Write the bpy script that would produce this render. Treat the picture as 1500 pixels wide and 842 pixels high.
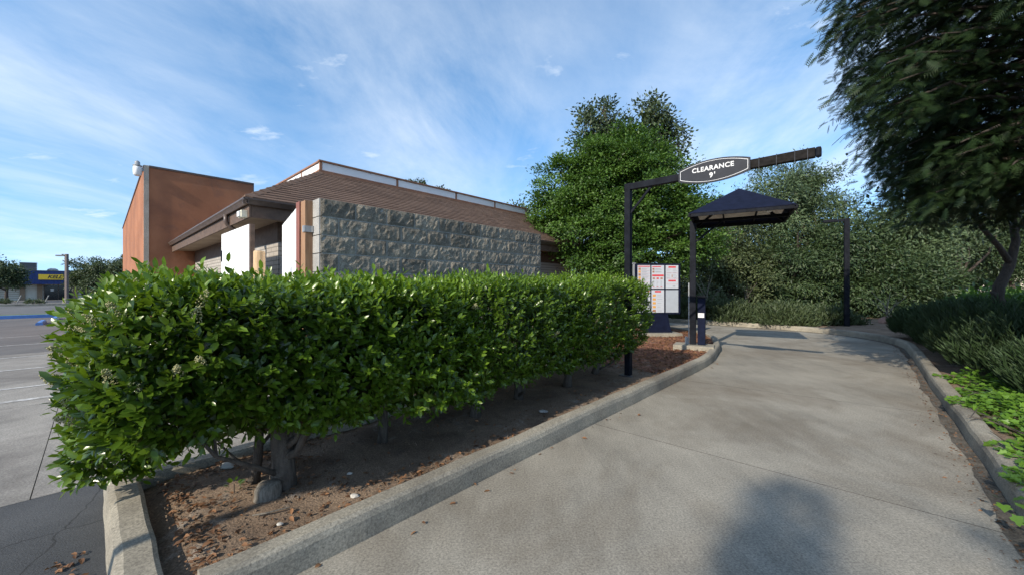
import bpy, math, random
import numpy as np
from mathutils import Vector, Matrix
random.seed(7)
rng = np.random.default_rng(11)
scene = bpy.context.scene
col = scene.collection
for o in list(bpy.data.objects):
    bpy.data.objects.remove(o)

# ------------------------------------------------------------------ camera, sky, sun, exposure
SUN_ELEV = math.radians(29.0)
LX, LY = 0.635, 0.7725                      # horizontal direction in which the light travels
cam_d = bpy.data.cameras.new('camera'); cam = bpy.data.objects.new('camera', cam_d); col.objects.link(cam)
cam.location = (0, 0, 1.45); cam.rotation_euler = (math.radians(90), 0, 0)
cam_d.sensor_width = 36; cam_d.lens = 13.44; cam_d.clip_start = 0.05; cam_d.clip_end = 3000
scene.camera = cam
world = bpy.data.worlds.new('World'); scene.world = world; world.use_nodes = True
wn, wl = world.node_tree.nodes, world.node_tree.links
wn.clear()
w_out = wn.new('ShaderNodeOutputWorld')
sky = wn.new('ShaderNodeTexSky'); sky.sky_type = 'NISHITA'; sky.sun_disc = False
sky.sun_elevation = SUN_ELEV; sky.sun_rotation = math.atan2(-LX, -LY)
sky.air_density = 1.0; sky.dust_density = 0.25; sky.ozone_density = 2.6; sky.altitude = 50
bg = wn.new('ShaderNodeBackground'); bg.inputs['Strength'].default_value = 0.15
hs = wn.new('ShaderNodeHueSaturation'); hs.inputs['Saturation'].default_value = 1.10; hs.inputs['Hue'].default_value = 0.493
wl.new(sky.outputs[0], hs.inputs['Color']); wl.new(hs.outputs[0], bg.inputs['Color'])
# thin cirrus: noise on a plane high above the place
tc = wn.new('ShaderNodeTexCoord')
sep = wn.new('ShaderNodeSeparateXYZ'); wl.new(tc.outputs['Generated'], sep.inputs[0])
def wmath(op, a, b):
    n = wn.new('ShaderNodeMath'); n.operation = op
    for i, x in enumerate((a, b)):
        if isinstance(x, (int, float)): n.inputs[i].default_value = x
        else: wl.new(x, n.inputs[i])
    return n.outputs[0]
# hazy air: the whole dome reads a little higher so the band at the horizon stays blue
cv = wn.new('ShaderNodeCombineXYZ'); wl.new(sep.outputs[0], cv.inputs[0]); wl.new(sep.outputs[1], cv.inputs[1])
wl.new(wmath('ADD', wmath('MAXIMUM', sep.outputs[2], 0.0), 0.17), cv.inputs[2])
nv = wn.new('ShaderNodeVectorMath'); nv.operation = 'NORMALIZE'; wl.new(cv.outputs[0], nv.inputs[0]); wl.new(nv.outputs[0], sky.inputs[0])
den = wmath('ADD', wmath('MAXIMUM', sep.outputs[2], 0.0), 0.16)
comb = wn.new('ShaderNodeCombineXYZ')
wl.new(wmath('DIVIDE', sep.outputs[0], den), comb.inputs[0]); wl.new(wmath('DIVIDE', sep.outputs[1], den), comb.inputs[1])
def wnoise(rot, scale, nscale, detail, rough, lo, hi, loc=(0, 0, 0), dist=0.0):
    mp = wn.new('ShaderNodeMapping'); mp.inputs['Rotation'].default_value = (0, 0, rot); mp.inputs['Scale'].default_value = scale
    mp.inputs['Location'].default_value = loc
    wl.new(comb.outputs[0], mp.inputs[0])
    nz = wn.new('ShaderNodeTexNoise'); nz.inputs['Scale'].default_value = nscale; nz.inputs['Detail'].default_value = detail
    nz.inputs['Roughness'].default_value = rough; nz.inputs['Distortion'].default_value = dist
    wl.new(mp.outputs[0], nz.inputs['Vector'])
    mr = wn.new('ShaderNodeMapRange'); mr.inputs['From Min'].default_value = lo; mr.inputs['From Max'].default_value = hi
    wl.new(nz.outputs['Fac'], mr.inputs['Value']); return mr.outputs[0]
CLOC = (1.35, 0.62, 0)
c1 = wnoise(0.5, (1.0, 0.50, 1), 1.15, 11, 0.64, 0.34, 0.84, (3.1, 0.4, 0), 0.7)
c2 = wnoise(0.0, (1, 1, 1), 0.75, 3, 0.5, 0.30, 0.62, (0.7, 2.2, 0))
c4 = wnoise(-0.6, (1.2, 0.45, 1), 2.0, 10, 0.64, 0.42, 0.85, (1.7, 5.4, 0), 0.5)
c3 = wnoise(0.2, (1, 1.5, 1), 2.4, 9, 0.6, 0.57, 0.78, CLOC, 0.3)
cl = wmath('MAXIMUM', wmath('ADD', wmath('MULTIPLY', wmath('MULTIPLY', c1, c2), 0.92), wmath('MULTIPLY', c4, 0.20)), wmath('MULTIPLY', c3, 0.8))
cl = wmath('MINIMUM', cl, 0.85)
bgc = wn.new('ShaderNodeBackground'); bgc.inputs['Color'].default_value = (0.86, 0.93, 1.0, 1); bgc.inputs['Strength'].default_value = 0.66
wmix = wn.new('ShaderNodeMixShader'); wl.new(cl, wmix.inputs[0]); wl.new(bg.outputs[0], wmix.inputs[1]); wl.new(bgc.outputs[0], wmix.inputs[2])
wl.new(wmix.outputs[0], w_out.inputs['Surface'])
sun_d = bpy.data.lights.new('sun', 'SUN'); sun_d.energy = 3.0; sun_d.angle = math.radians(0.53); sun_d.color = (1.0, 0.90, 0.75)
sun = bpy.data.objects.new('sun', sun_d); col.objects.link(sun)
ld = Vector((LX, LY, -math.tan(SUN_ELEV) * math.hypot(LX, LY))).normalized()
sun.rotation_euler = ld.to_track_quat('-Z', 'Y').to_euler(); sun.location = (-12, -16, 14)
vs = scene.view_settings
vs.view_transform = 'Standard'; vs.look = 'None'; vs.gamma = 1; vs.exposure = 0.95; vs.use_curve_mapping = False

# ------------------------------------------------------------------ frame of the place: u along the drive, v across it to the building
TH = math.radians(42.5)
UX, UY = math.sin(TH), math.cos(TH)
VX, VY = -math.cos(TH), math.sin(TH)
def W(u, v, z=0.0): return (u * UX + v * VX, u * UY + v * VY, z)
def Wn(a):
    a = np.asarray(a, float); out = np.empty_like(a)
    out[:, 0] = a[:, 0] * UX + a[:, 1] * VX; out[:, 1] = a[:, 0] * UY + a[:, 1] * VY; out[:, 2] = a[:, 2]; return out
def toUV(x, y): return (x * UX + y * UY, x * VX + y * VY)

# ------------------------------------------------------------------ materials
MATS = {}
def newmat(name):
    m = bpy.data.materials.new(name); m.use_nodes = True
    nt = m.node_tree; nt.nodes.clear()
    out = nt.nodes.new('ShaderNodeOutputMaterial'); p = nt.nodes.new('ShaderNodeBsdfPrincipled')
    nt.links.new(p.outputs[0], out.inputs[0]); MATS[name] = m
    return m, nt, p, out
def col4(c): return (c[0], c[1], c[2], 1)
def pos_node(nt):
    return nt.nodes.new('ShaderNodeNewGeometry').outputs['Position']
def noise(nt, scale, detail=4, rough=0.55, vec=None, stretch=None, dist=0):
    v = vec or pos_node(nt)
    if stretch:
        mp = nt.nodes.new('ShaderNodeMapping'); mp.inputs['Scale'].default_value = stretch[:3]
        if len(stretch) > 3: mp.inputs['Rotation'].default_value = (0, 0, stretch[3])
        nt.links.new(v, mp.inputs[0]); v = mp.outputs[0]
    n = nt.nodes.new('ShaderNodeTexNoise'); n.inputs['Scale'].default_value = scale; n.inputs['Detail'].default_value = detail
    n.inputs['Roughness'].default_value = rough; n.inputs['Distortion'].default_value = dist
    nt.links.new(v, n.inputs['Vector']); return n.outputs['Fac']
def mixc(nt, fac, a, b, mode='MIX'):
    m = nt.nodes.new('ShaderNodeMix'); m.data_type = 'RGBA'; m.blend_type = mode
    for sock, x in ((m.inputs[0], fac), (m.inputs[6], a), (m.inputs[7], b)):
        if isinstance(x, (int, float)): sock.default_value = x
        elif isinstance(x, tuple): sock.default_value = col4(x)
        else: nt.links.new(x, sock)
    return m.outputs[2]
def rng_map(nt, val, lo, hi, a=0.0, b=1.0):
    m = nt.nodes.new('ShaderNodeMapRange'); m.inputs['From Min'].default_value = lo; m.inputs['From Max'].default_value = hi
    m.inputs['To Min'].default_value = a; m.inputs['To Max'].default_value = b
    nt.links.new(val, m.inputs['Value']); return m.outputs[0]
def bump(nt, p, h, strength, dist=0.01):
    b = nt.nodes.new('ShaderNodeBump'); b.inputs['Strength'].default_value = strength; b.inputs['Distance'].default_value = dist
    nt.links.new(h, b.inputs['Height']); nt.links.new(b.outputs[0], p.inputs['Normal'])
def surf(name, a, b, scale=2.0, rough=0.8, fine=None, fine_amt=0.25, bmp=0.0, bscale=80, bdist=0.005, stains=None, stretch=None, metallic=0, lo=.35, hi=.65):
    """two-tone surface with fine grain, optional stains (colour, scale, lo, hi)"""
    m, nt, p, out = newmat(name)
    c = mixc(nt, rng_map(nt, noise(nt, scale, 5, 0.6, stretch=stretch), lo, hi), a, b)
    if stains:
        for (sc, ss, slo, shi, amt) in stains:
            f = rng_map(nt, noise(nt, ss, 5, 0.65, dist=0.4), slo, shi, 0, amt)
            c = mixc(nt, f, c, sc)
    if fine:
        g = rng_map(nt, noise(nt, fine, 2, 0.6), 0.3, 0.7, 1 - fine_amt, 1 + fine_amt)
        gm = nt.nodes.new('ShaderNodeMix'); gm.data_type = 'RGBA'; gm.blend_type = 'MULTIPLY'; gm.inputs[0].default_value = 1
        cb = nt.nodes.new('ShaderNodeCombineXYZ')
        for i in range(3): nt.links.new(g, cb.inputs[i])
        nt.links.new(c, gm.inputs[6]); nt.links.new(cb.outputs[0], gm.inputs[7]); c = gm.outputs[2]
    nt.links.new(c, p.inputs['Base Color'])
    p.inputs['Roughness'].default_value = rough; p.inputs['Metallic'].default_value = metallic
    if bmp: bump(nt, p, noise(nt, bscale, 4, 0.65), bmp, bdist)
    return m
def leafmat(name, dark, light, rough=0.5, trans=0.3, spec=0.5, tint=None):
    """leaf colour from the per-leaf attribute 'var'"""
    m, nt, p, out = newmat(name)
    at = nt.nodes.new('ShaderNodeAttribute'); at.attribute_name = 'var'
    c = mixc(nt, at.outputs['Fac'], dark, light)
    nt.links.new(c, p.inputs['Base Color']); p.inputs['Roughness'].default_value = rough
    p.inputs['Specular IOR Level'].default_value = spec
    if trans:
        t = nt.nodes.new('ShaderNodeBsdfTranslucent')
        nt.links.new(mixc(nt, 0.5, c, (light[0] * 1.25, light[1] * 1.2, light[2] * .6)), t.inputs['Color'])
        mx = nt.nodes.new('ShaderNodeMixShader'); mx.inputs[0].default_value = trans
        nt.links.new(p.outputs[0], mx.inputs[1]); nt.links.new(t.outputs[0], mx.inputs[2]); nt.links.new(mx.outputs[0], out.inputs[0])
    return m
def plain(name, c, rough=0.6, metallic=0.0, var=0.12, bmp=0.0, bscale=120, nscale=9):
    return surf(name, tuple(x * (1 - var) for x in c), tuple(x * (1 + var) for x in c), nscale, rough, bmp=bmp, bscale=bscale, metallic=metallic)

def concrete(name, base, stain=(.15, .13, .1)):
    """brushed, worn concrete: broad blotches, brush streaks, exposed grit, dirty patches"""
    m, nt, p, out = newmat(name)
    b = base
    c = mixc(nt, rng_map(nt, noise(nt, 0.9, 6, 0.62), .33, .67), tuple(x * .74 for x in b), tuple(x * 1.2 for x in b))
    st = rng_map(nt, noise(nt, 4.0, 7, 0.72, stretch=(1, .22, 1, TH)), .42, .72, 0, .6)
    c = mixc(nt, st, c, tuple(x * 1.42 for x in b))
    c = mixc(nt, rng_map(nt, noise(nt, 0.55, 4, 0.7, dist=.6), .46, .66, 0, .75), c, stain)
    c = mixc(nt, rng_map(nt, noise(nt, 2.3, 6, 0.75), .58, .72, 0, .35), c, tuple(x * .5 for x in b))
    g = rng_map(nt, noise(nt, 75, 4, 0.8), .30, .70, .45, 1.55)
    c = mixc(nt, 1.0, c, g, 'MULTIPLY')
    sp = nt.nodes.new('ShaderNodeTexVoronoi'); sp.inputs['Scale'].default_value = 26
    nt.links.new(pos_node(nt), sp.inputs['Vector'])
    c = mixc(nt, rng_map(nt, sp.outputs['Distance'], .0, .09, .7, 0), c, tuple(x * .35 for x in b))
    nt.links.new(c, p.inputs['Base Color']); p.inputs['Roughness'].default_value = .88
    bump(nt, p, noise(nt, 150, 4, .7), .35, .004)
    return m
concrete('concrete_drive', (.242, .224, .186), (.15, .125, .092))
concrete('concrete_lot', (.225, .212, .19), (.11, .10, .09))
concrete('concrete_kerb', (.262, .240, .192), (.12, .105, .085))
m, nt, p, out = newmat('asphalt')
c = mixc(nt, rng_map(nt, noise(nt, 1.4, 6, .65), .35, .65), (.034, .037, .041), (.066, .069, .072))
c = mixc(nt, 1.0, c, rng_map(nt, noise(nt, 120, 3, .75), .3, .7, .45, 1.6), 'MULTIPLY')
vo = nt.nodes.new('ShaderNodeTexVoronoi'); vo.feature = 'DISTANCE_TO_EDGE'; vo.inputs['Scale'].default_value = 1.15
wv = nt.nodes.new('ShaderNodeMix'); wv.data_type = 'VECTOR'; wv.inputs[0].default_value = .16
nzv = nt.nodes.new('ShaderNodeTexNoise'); nzv.inputs['Scale'].default_value = 3.5; nzv.inputs['Detail'].default_value = 5
pn_ = pos_node(nt); nt.links.new(pn_, nzv.inputs['Vector']); nt.links.new(pn_, wv.inputs[4]); nt.links.new(nzv.outputs['Color'], wv.inputs[5]); nt.links.new(wv.outputs[1], vo.inputs['Vector'])
c = mixc(nt, rng_map(nt, vo.outputs['Distance'], .0, .008, .85, 0), c, (.012, .012, .012))
nt.links.new(c, p.inputs['Base Color']); p.inputs['Roughness'].default_value = .9; bump(nt, p, noise(nt, 140, 4, .7), .7, .006)
surf('asphalt_worn', (.085, .083, .082), (.14, .135, .13), .8, .92, fine=110, fine_amt=.35, bmp=.3, bscale=140, stretch=(1, .3, 1, TH))
surf('joint_dirt', (.018, .015, .012), (.035, .03, .025), 6, .95, fine=90)
surf('soil', (.135, .090, .058), (.235, .168, .114), 2.6, .95, fine=95, fine_amt=.45, bmp=.9, bscale=70, bdist=.012,
     stains=[((.36, .33, .29), 3.3, .58, .72, .7), ((.07, .05, .04), 5, .55, .7, .5)])
surf('gutter_soil_shade', (.05, .043, .034), (.12, .105, .085), 9, .95, fine=80, fine_amt=.5, bmp=.8, bscale=60)  # dark tone shared by gutter dirt and the kerb's painted shadow
surf('mulch_ground', (.13, .048, .028), (.28, .115, .062), 5, .95, fine=60, fine_amt=.6, bmp=1, bscale=45, bdist=.02,
     stains=[((.28, .21, .15), 2.2, .55, .7, .7)])
surf('bark_mulch', (.13, .05, .03), (.33, .15, .09), 40, .9)
surf('ground', (.10, .085, .055), (.17, .14, .09), .5, .95, fine=20)
surf('verge_grass', (.05, .085, .02), (.11, .14, .04), 1.5, .9, fine=30, fine_amt=.4)
surf('white_paint', (.36, .355, .34), (.52, .515, .50), 5, .75, stains=[((.25, .24, .22), 14, .42, .62, .95)])
surf('blue_paint', (.05, .16, .45), (.08, .22, .55), 4, .6)
# split-face block
m, nt, p, out = newmat('split_block')
c = mixc(nt, rng_map(nt, noise(nt, 7, 6, .7), .35, .65), (.150, .132, .104), (.330, .292, .232))
c = mixc(nt, 1.0, c, rng_map(nt, noise(nt, 75, 4, .75), .3, .7, .45, 1.6), 'MULTIPLY')
oi = nt.nodes.new('ShaderNodeObjectInfo'); c = mixc(nt, 1.0, c, rng_map(nt, oi.outputs['Random'], 0, 1, .74, 1.2), 'MULTIPLY')
nt.links.new(c, p.inputs['Base Color']); p.inputs['Roughness'].default_value = .95
bump(nt, p, noise(nt, 52, 6, .8), 1.0, .016)
surf('smooth_block', (.27, .265, .25), (.36, .35, .33), 6, .95, fine=120, fine_amt=.3, bmp=.4, bscale=90)
surf('mortar', (.27, .26, .24), (.36, .35, .325), 9, .95, fine=100)
surf('stucco', (.27, .108, .052), (.37, .155, .076), .7, .92, fine=130, fine_amt=.16, bmp=.5, bscale=120,
     stains=[((.14, .06, .04), .45, .52, .72, .7), ((.12, .075, .06), 1.6, .58, .74, .45), ((.36, .18, .11), 1.1, .58, .75, .35)])
surf('stucco_trim', (.34, .29, .23), (.45, .39, .32), 2, .85, fine=60)
plain('brown_metal', (.085, .058, .045), .45, var=.25)
plain('brown_wood', (.10, .062, .042), .75, var=.25)
surf('soffit', (.27, .20, .14), (.36, .275, .20), 1.5, .85, stains=[((.16, .11, .07), 1.2, .55, .7, .5)])
m, nt, p, out = newmat('shingle')
at = nt.nodes.new('ShaderNodeAttribute'); at.attribute_name = 'var'
c = mixc(nt, at.outputs['Fac'], (.112, .066, .045), (.158, .098, .068))
c = mixc(nt, 1.0, c, rng_map(nt, noise(nt, 160, 2, .7), .3, .7, .7, 1.3), 'MULTIPLY')
c = mixc(nt, rng_map(nt, noise(nt, 1.2, 5, .6), .5, .75, 0, .5), c, (.10, .065, .05))
nt.links.new(c, p.inputs['Base Color']); p.inputs['Roughness'].default_value = .95; bump(nt, p, noise(nt, 120, 3, .7), .6, .006)
surf('white_panel', (.74, .74, .73), (.82, .82, .81), 1.5, .55, stains=[((.55, .5, .44), 2.2, .6, .8, .4)])
surf('rust_trim', (.21, .095, .05), (.31, .15, .085), 5, .7)
surf('gate_paint', (.76, .76, .75), (.83, .83, .82), 1.2, .6, stains=[((.6, .57, .52), 3, .6, .8, .35)])
surf('post_red', (.16, .055, .04), (.25, .09, .065), 8, .7, stretch=(6, 6, .6))
surf('post_tan', (.23, .125, .065), (.33, .19, .105), 8, .75, stretch=(6, 6, .6))
surf('peeled_wood', (.46, .30, .16), (.60, .42, .25), 7, .8, stretch=(5, 5, .6), stains=[((.3, .19, .1), 9, .6, .7, .6)])
m, nt, p, out = newmat('pale_brick')
bt = nt.nodes.new('ShaderNodeTexBrick'); mp = nt.nodes.new('ShaderNodeMapping'); mp.inputs['Rotation'].default_value = (0, 0, 0)
# brick pattern in wall plane: along v and z
gp = pos_node(nt); sx = nt.nodes.new('ShaderNodeSeparateXYZ'); nt.links.new(gp, sx.inputs[0])
def nmath(nt, op, a, b):
    n = nt.nodes.new('ShaderNodeMath'); n.operation = op
    for i, x in enumerate((a, b)):
        if isinstance(x, (int, float)): n.inputs[i].default_value = x
        else: nt.links.new(x, n.inputs[i])
    return n.outputs[0]
vv = nmath(nt, 'ADD', nmath(nt, 'MULTIPLY', sx.outputs[0], VX), nmath(nt, 'MULTIPLY', sx.outputs[1], VY))
cb = nt.nodes.new('ShaderNodeCombineXYZ'); nt.links.new(vv, cb.inputs[0]); nt.links.new(sx.outputs[2], cb.inputs[1])
nt.links.new(cb.outputs[0], bt.inputs['Vector']); bt.inputs['Scale'].default_value = 1
bt.inputs['Brick Width'].default_value = .30; bt.inputs['Row Height'].default_value = .085; bt.inputs['Mortar Size'].default_value = .012
bt.inputs['Color1'].default_value = (.40, .37, .33, 1); bt.inputs['Color2'].default_value = (.33, .30, .27, 1); bt.inputs['Mortar'].default_value = (.2, .185, .165, 1)
nt.links.new(bt.outputs['Color'], p.inputs['Base Color']); p.inputs['Roughness'].default_value = .9; bump(nt, p, bt.outputs['Fac'], -.6, .01)
plain('black_paint', (.010, .0115, .016), .55, var=.3)
MATS['black_paint'].node_tree.nodes['Principled BSDF'].inputs['Specular IOR Level'].default_value = .06
plain('navy_canopy', (.008, .011, .027), .6, var=.2)
MATS['navy_canopy'].node_tree.nodes['Principled BSDF'].inputs['Specular IOR Level'].default_value = .06
plain('weathered_bar', (.013, .0115, .011), .7, var=.5, nscale=18)
for n_ in ('weathered_bar',): MATS[n_].node_tree.nodes['Principled BSDF'].inputs['Specular IOR Level'].default_value = .08
plain('canopy_lining', (.72, .69, .62), .8)
plain('sign_grey', (.032, .034, .042), .5, var=.1)
MATS['sign_grey'].node_tree.nodes['Principled BSDF'].inputs['Specular IOR Level'].default_value = .12
plain('white_print', (.62, .62, .62), .5, var=.03)
plain('galvanised', (.30, .31, .32), .5, metallic=.3)
plain('dark_grey', (.07, .072, .08), .5)
m, nt, p, out = newmat('menu_panel'); p.inputs['Base Color'].default_value = (.47, .49, .53, 1); p.inputs['Roughness'].default_value = .3
plain('blank_panel', (.36, .39, .43), .3, var=.04)
plain('print_red', (.55, .05, .06), .5); plain('print_grey', (.30, .31, .34), .5); plain('print_orange', (.60, .30, .07), .5); plain('print_brown', (.30, .15, .08), .5)
plain('print_black', (.02, .02, .02), .5)
surf('bark', (.06, .048, .038), (.12, .10, .08), 14, .95, bmp=.9, bscale=40, bdist=.02, stretch=(3, 3, .6))
surf('dark_bark', (.035, .027, .022), (.075, .058, .046), 14, .95, bmp=.9, bscale=40, bdist=.02, stretch=(3, 3, .6))
surf('cut_stump', (.09, .078, .062), (.21, .185, .15), 22, .9, stretch=(4, 4, .7), bmp=.6, bscale=60)
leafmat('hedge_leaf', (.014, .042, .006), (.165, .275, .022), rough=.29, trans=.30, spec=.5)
leafmat('flower', (.30, .30, .13), (.52, .49, .27), rough=.8, trans=.2)
leafmat('tree_leaf', (.028, .075, .011), (.105, .200, .028), rough=.5, trans=.3)
leafmat('oak_leaf', (.035, .058, .025), (.085, .120, .050), rough=.55, trans=.2)
leafmat('willow_leaf', (.044, .076, .032), (.135, .190, .085), rough=.55, trans=.22)
leafmat('brush_leaf', (.022, .046, .016), (.072, .112, .036), rough=.55, trans=.2)
leafmat('scrub_leaf', (.038, .058, .020), (.105, .135, .050), rough=.6, trans=.2)
leafmat('redwood_needle', (.005, .013, .005), (.020, .042, .010), rough=.55, trans=.12, spec=.3)
leafmat('plum_leaf', (.014, .028, .012), (.035, .060, .022), rough=.5, trans=.2)
leafmat('ivy_leaf', (.060, .140, .018), (.150, .280, .035), rough=.4, trans=.3)
leafmat('rosemary_leaf', (.013, .030, .010), (.040, .078, .020), rough=.7, trans=.1)
leafmat('dead_leaf', (.075, .035, .017), (.27, .135, .062), rough=.8, trans=.1)
leafmat('shrub_leaf', (.030, .050, .020), (.075, .105, .040), rough=.6, trans=.15)
surf('rock_pale', (.38, .36, .32), (.52, .50, .45), 12, .9, bmp=.5, bscale=50)
surf('rock_red', (.22, .13, .10), (.33, .20, .16), 9, .9, bmp=.5, bscale=50)
plain('store_blue', (.012, .035, .16), .45, var=.12)
surf('store_wall', (.52, .49, .41), (.62, .58, .50), .6, .85)
plain('store_brown', (.27, .19, .125), .8)
plain('sign_yellow', (.75, .50, .03), .5, var=.05)
plain('glass_dark', (.012, .014, .017), .08, var=.1)
plain('pole_brown', (.105, .078, .07), .6)
plain('car_white', (.7, .71, .72), .25, var=.03); plain('car_grey', (.12, .13, .15), .3); plain('car_blue', (.10, .16, .28), .3); plain('tyre', (.015, .015, .015), .8)
plain('beige_wall', (.55, .48, .38), .85)
plain('cream_lamp', (.66, .62, .48), .5)

# ------------------------------------------------------------------ mesh helpers
ORG = {}
def tag(o, label=None, cat=None, group=None, kind=None):
    if label: o['label'] = label
    if cat: o['category'] = cat
    if group: o['group'] = group
    if kind: o['kind'] = kind
    return o
def empty(name, loc, label=None, cat=None, group=None):
    o = bpy.data.objects.new(name, None); o.location = loc; col.objects.link(o); o.empty_display_size = .2
    ORG[o] = Vector(loc); return tag(o, label, cat, group)
def link_mesh(name, me, mat, parent=None, org=None):
    """me has world coordinates; origin moves to org"""
    o = bpy.data.objects.new(name, me); col.objects.link(o)
    if mat is not None: me.materials.append(MATS[mat])
    n = len(me.vertices); co = np.empty(n * 3, np.float32); me.vertices.foreach_get('co', co); co = co.reshape(-1, 3)
    if org is None:
        lo, hi = co.min(0), co.max(0)
        org = ((lo[0] + hi[0]) / 2, (lo[1] + hi[1]) / 2, lo[2])
    org = Vector([float(x) for x in org])
    co = co - np.array(org, np.float32); me.vertices.foreach_set('co', co.ravel()); me.update()
    ORG[o] = org
    if parent is not None:
        o.parent = parent; o.location = org - ORG[parent]
    else: o.location = org
    return o
def mesh_np(name, V, F, var=None, smooth=False):
    V = np.asarray(V, np.float32); F = np.asarray(F, np.int32)
    me = bpy.data.meshes.new(name); k = F.shape[1]
    me.vertices.add(len(V)); me.vertices.foreach_set('co', V.ravel())
    me.loops.add(F.size); me.loops.foreach_set('vertex_index', F.ravel())
    me.polygons.add(len(F)); me.polygons.foreach_set('loop_start', np.arange(0, F.size, k, dtype=np.int32))
    me.update(calc_edges=True); me.validate()
    if var is not None:
        a = me.attributes.new('var', 'FLOAT', 'POINT'); a.data.foreach_set('value', np.asarray(var, np.float32))
    if smooth: me.polygons.foreach_set('use_smooth', np.ones(len(me.polygons), bool))
    return me
class MB:
    def __init__(s): s.v = []; s.f = []; s.a = []
    def add(s, vs, fs, a=0.5):
        b = len(s.v); s.v += [tuple(x) for x in vs]; s.f += [tuple(i + b for i in f) for f in fs]; s.a += [a] * len(vs); return s
    def hexa(s, p, a=.5):   # 8 points: bottom 4 ccw, top 4 ccw
        return s.add(p, [(3, 2, 1, 0), (4, 5, 6, 7), (0, 1, 5, 4), (1, 2, 6, 5), (2, 3, 7, 6), (3, 0, 4, 7)], a)
    def ubox(s, u0, u1, v0, v1, z0, z1, a=.5):   # box in the u,v frame
        return s.hexa([W(u0, v0, z0), W(u0, v1, z0), W(u1, v1, z0), W(u1, v0, z0), W(u0, v0, z1), W(u0, v1, z1), W(u1, v1, z1), W(u1, v0, z1)][:8], a)
    def fbox(s, o, ex, ey, ez, a=.5):  # box from corner and three edge vectors
        o, ex, ey, ez = map(Vector, (o, ex, ey, ez))
        return s.hexa([o, o + ex, o + ex + ey, o + ey, o + ez, o + ex + ez, o + ex + ey + ez, o + ey + ez], a)
    def bar(s, p, q, w, h, a=.5):
        p, q = Vector(p), Vector(q); d = (q - p)
        side = d.cross(Vector((0, 0, 1)))
        if side.length < 1e-5: side = Vector((UX, UY, 0))
        side.normalize(); up = side.cross(d).normalized()
        return s.fbox(p - side * w / 2 - up * h / 2, d, side * w, up * h, a)
    def tube(s, pts, rad, n=8, a=.5, cap=True):
        pts = [Vector(p) for p in pts]; k = len(pts)
        if isinstance(rad, (int, float)): rad = [rad] * k
        prev = None; rings = []
        for i, p in enumerate(pts):
            d = (pts[min(i + 1, k - 1)] - pts[max(i - 1, 0)]).normalized()
            if prev is None:
                x = d.orthogonal().normalized()
            else:
                x = (prev - d * prev.dot(d)); x = x.normalized() if x.length > 1e-6 else d.orthogonal().normalized()
            prev = x; y = d.cross(x)
            rings.append([p + (x * math.cos(t) + y * math.sin(t)) * rad[i] for t in [2 * math.pi * j / n for j in range(n)]])
        vs = [q for r in rings for q in r]
        fs = [(i * n + j, i * n + (j + 1) % n, (i + 1) * n + (j + 1) % n, (i + 1) * n + j) for i in range(k - 1) for j in range(n)]
        if cap: fs += [tuple(range(n - 1, -1, -1)), tuple(range((k - 1) * n, k * n))]
        return s.add(vs, fs, a)
    def lathe(s, base, prof, n=16, a=.5):
        b = Vector(base); vs = []
        for r, z in prof:
            vs += [b + Vector((r * math.cos(2 * math.pi * j / n), r * math.sin(2 * math.pi * j / n), z)) for j in range(n)]
        k = len(prof)
        fs = [(i * n + j, i * n + (j + 1) % n, (i + 1) * n + (j + 1) % n, (i + 1) * n + j) for i in range(k - 1) for j in range(n)]
        fs += [tuple(range(n - 1, -1, -1)), tuple(range((k - 1) * n, k * n))]
        return s.add(vs, fs, a)
    def prism(s, poly, ext, a=.5):   # 3D polygon extruded along ext
        poly = [Vector(p) for p in poly]; e = Vector(ext); n = len(poly)
        fs = [tuple(range(n - 1, -1, -1)), tuple(range(n, 2 * n))] + [(i, (i + 1) % n, n + (i + 1) % n, n + i) for i in range(n)]
        return s.add(poly + [p + e for p in poly], fs, a)
    def mesh(s, name, smooth=False, bevel=0):
        me = bpy.data.meshes.new(name); me.from_pydata([tuple(v) for v in s.v], [], s.f); me.update()
        at = me.attributes.new('var', 'FLOAT', 'POINT'); at.data.foreach_set('value', np.array(s.a, np.float32))
        import bmesh
        bm = bmesh.new(); bm.from_mesh(me); bmesh.ops.recalc_face_normals(bm, faces=bm.faces)
        if bevel:
            bmesh.ops.bevel(bm, geom=list(bm.edges), offset=bevel, segments=2, affect='EDGES', profile=.6, clamp_overlap=True)
        bm.to_mesh(me); bm.free()
        if smooth: me.polygons.foreach_set('use_smooth', np.ones(len(me.polygons), bool))
        return me
    def build(s, name, mat, parent=None, org=None, smooth=False, bevel=0):
        return link_mesh(name, s.mesh(name, smooth, bevel), mat, parent, org)
def vnoise(P, scale, seed=0):
    """cheap smooth noise in [-1,1] from summed sines"""
    r = np.random.default_rng(seed); P = np.asarray(P, float) * scale; out = np.zeros(len(P))
    for k in range(7):
        d = r.normal(size=P.shape[1]); d *= (1 + .45 * k) / np.linalg.norm(d); out += np.sin(P @ d * 2.2 + r.uniform(0, 6.3)) / (1 + .35 * k)
    return out / 2.6
def catmull(pts, step=.12):
    P = [np.array(p, float) for p in pts]; P = [2 * P[0] - P[1]] + P + [2 * P[-1] - P[-2]]; out = []
    for i in range(1, len(P) - 2):
        n = max(2, int(np.linalg.norm(P[i + 1] - P[i]) / step))
        for k in range(n):
            t = k / n; a, b, c, d = P[i - 1], P[i], P[i + 1], P[i + 2]
            # centripetal-ish: damp tangents on long straight runs
            L = np.linalg.norm(c - b); m1 = (c - a); m1 = m1 / max(np.linalg.norm(m1), 1e-6) * L; m2 = (d - b); m2 = m2 / max(np.linalg.norm(m2), 1e-6) * L
            h = (2 * t**3 - 3 * t**2 + 1) * b + (t**3 - 2 * t**2 + t) * m1 + (-2 * t**3 + 3 * t**2) * c + (t**3 - t**2) * m2
            out.append(h)
    out.append(P[-2]); return np.array(out)
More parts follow.
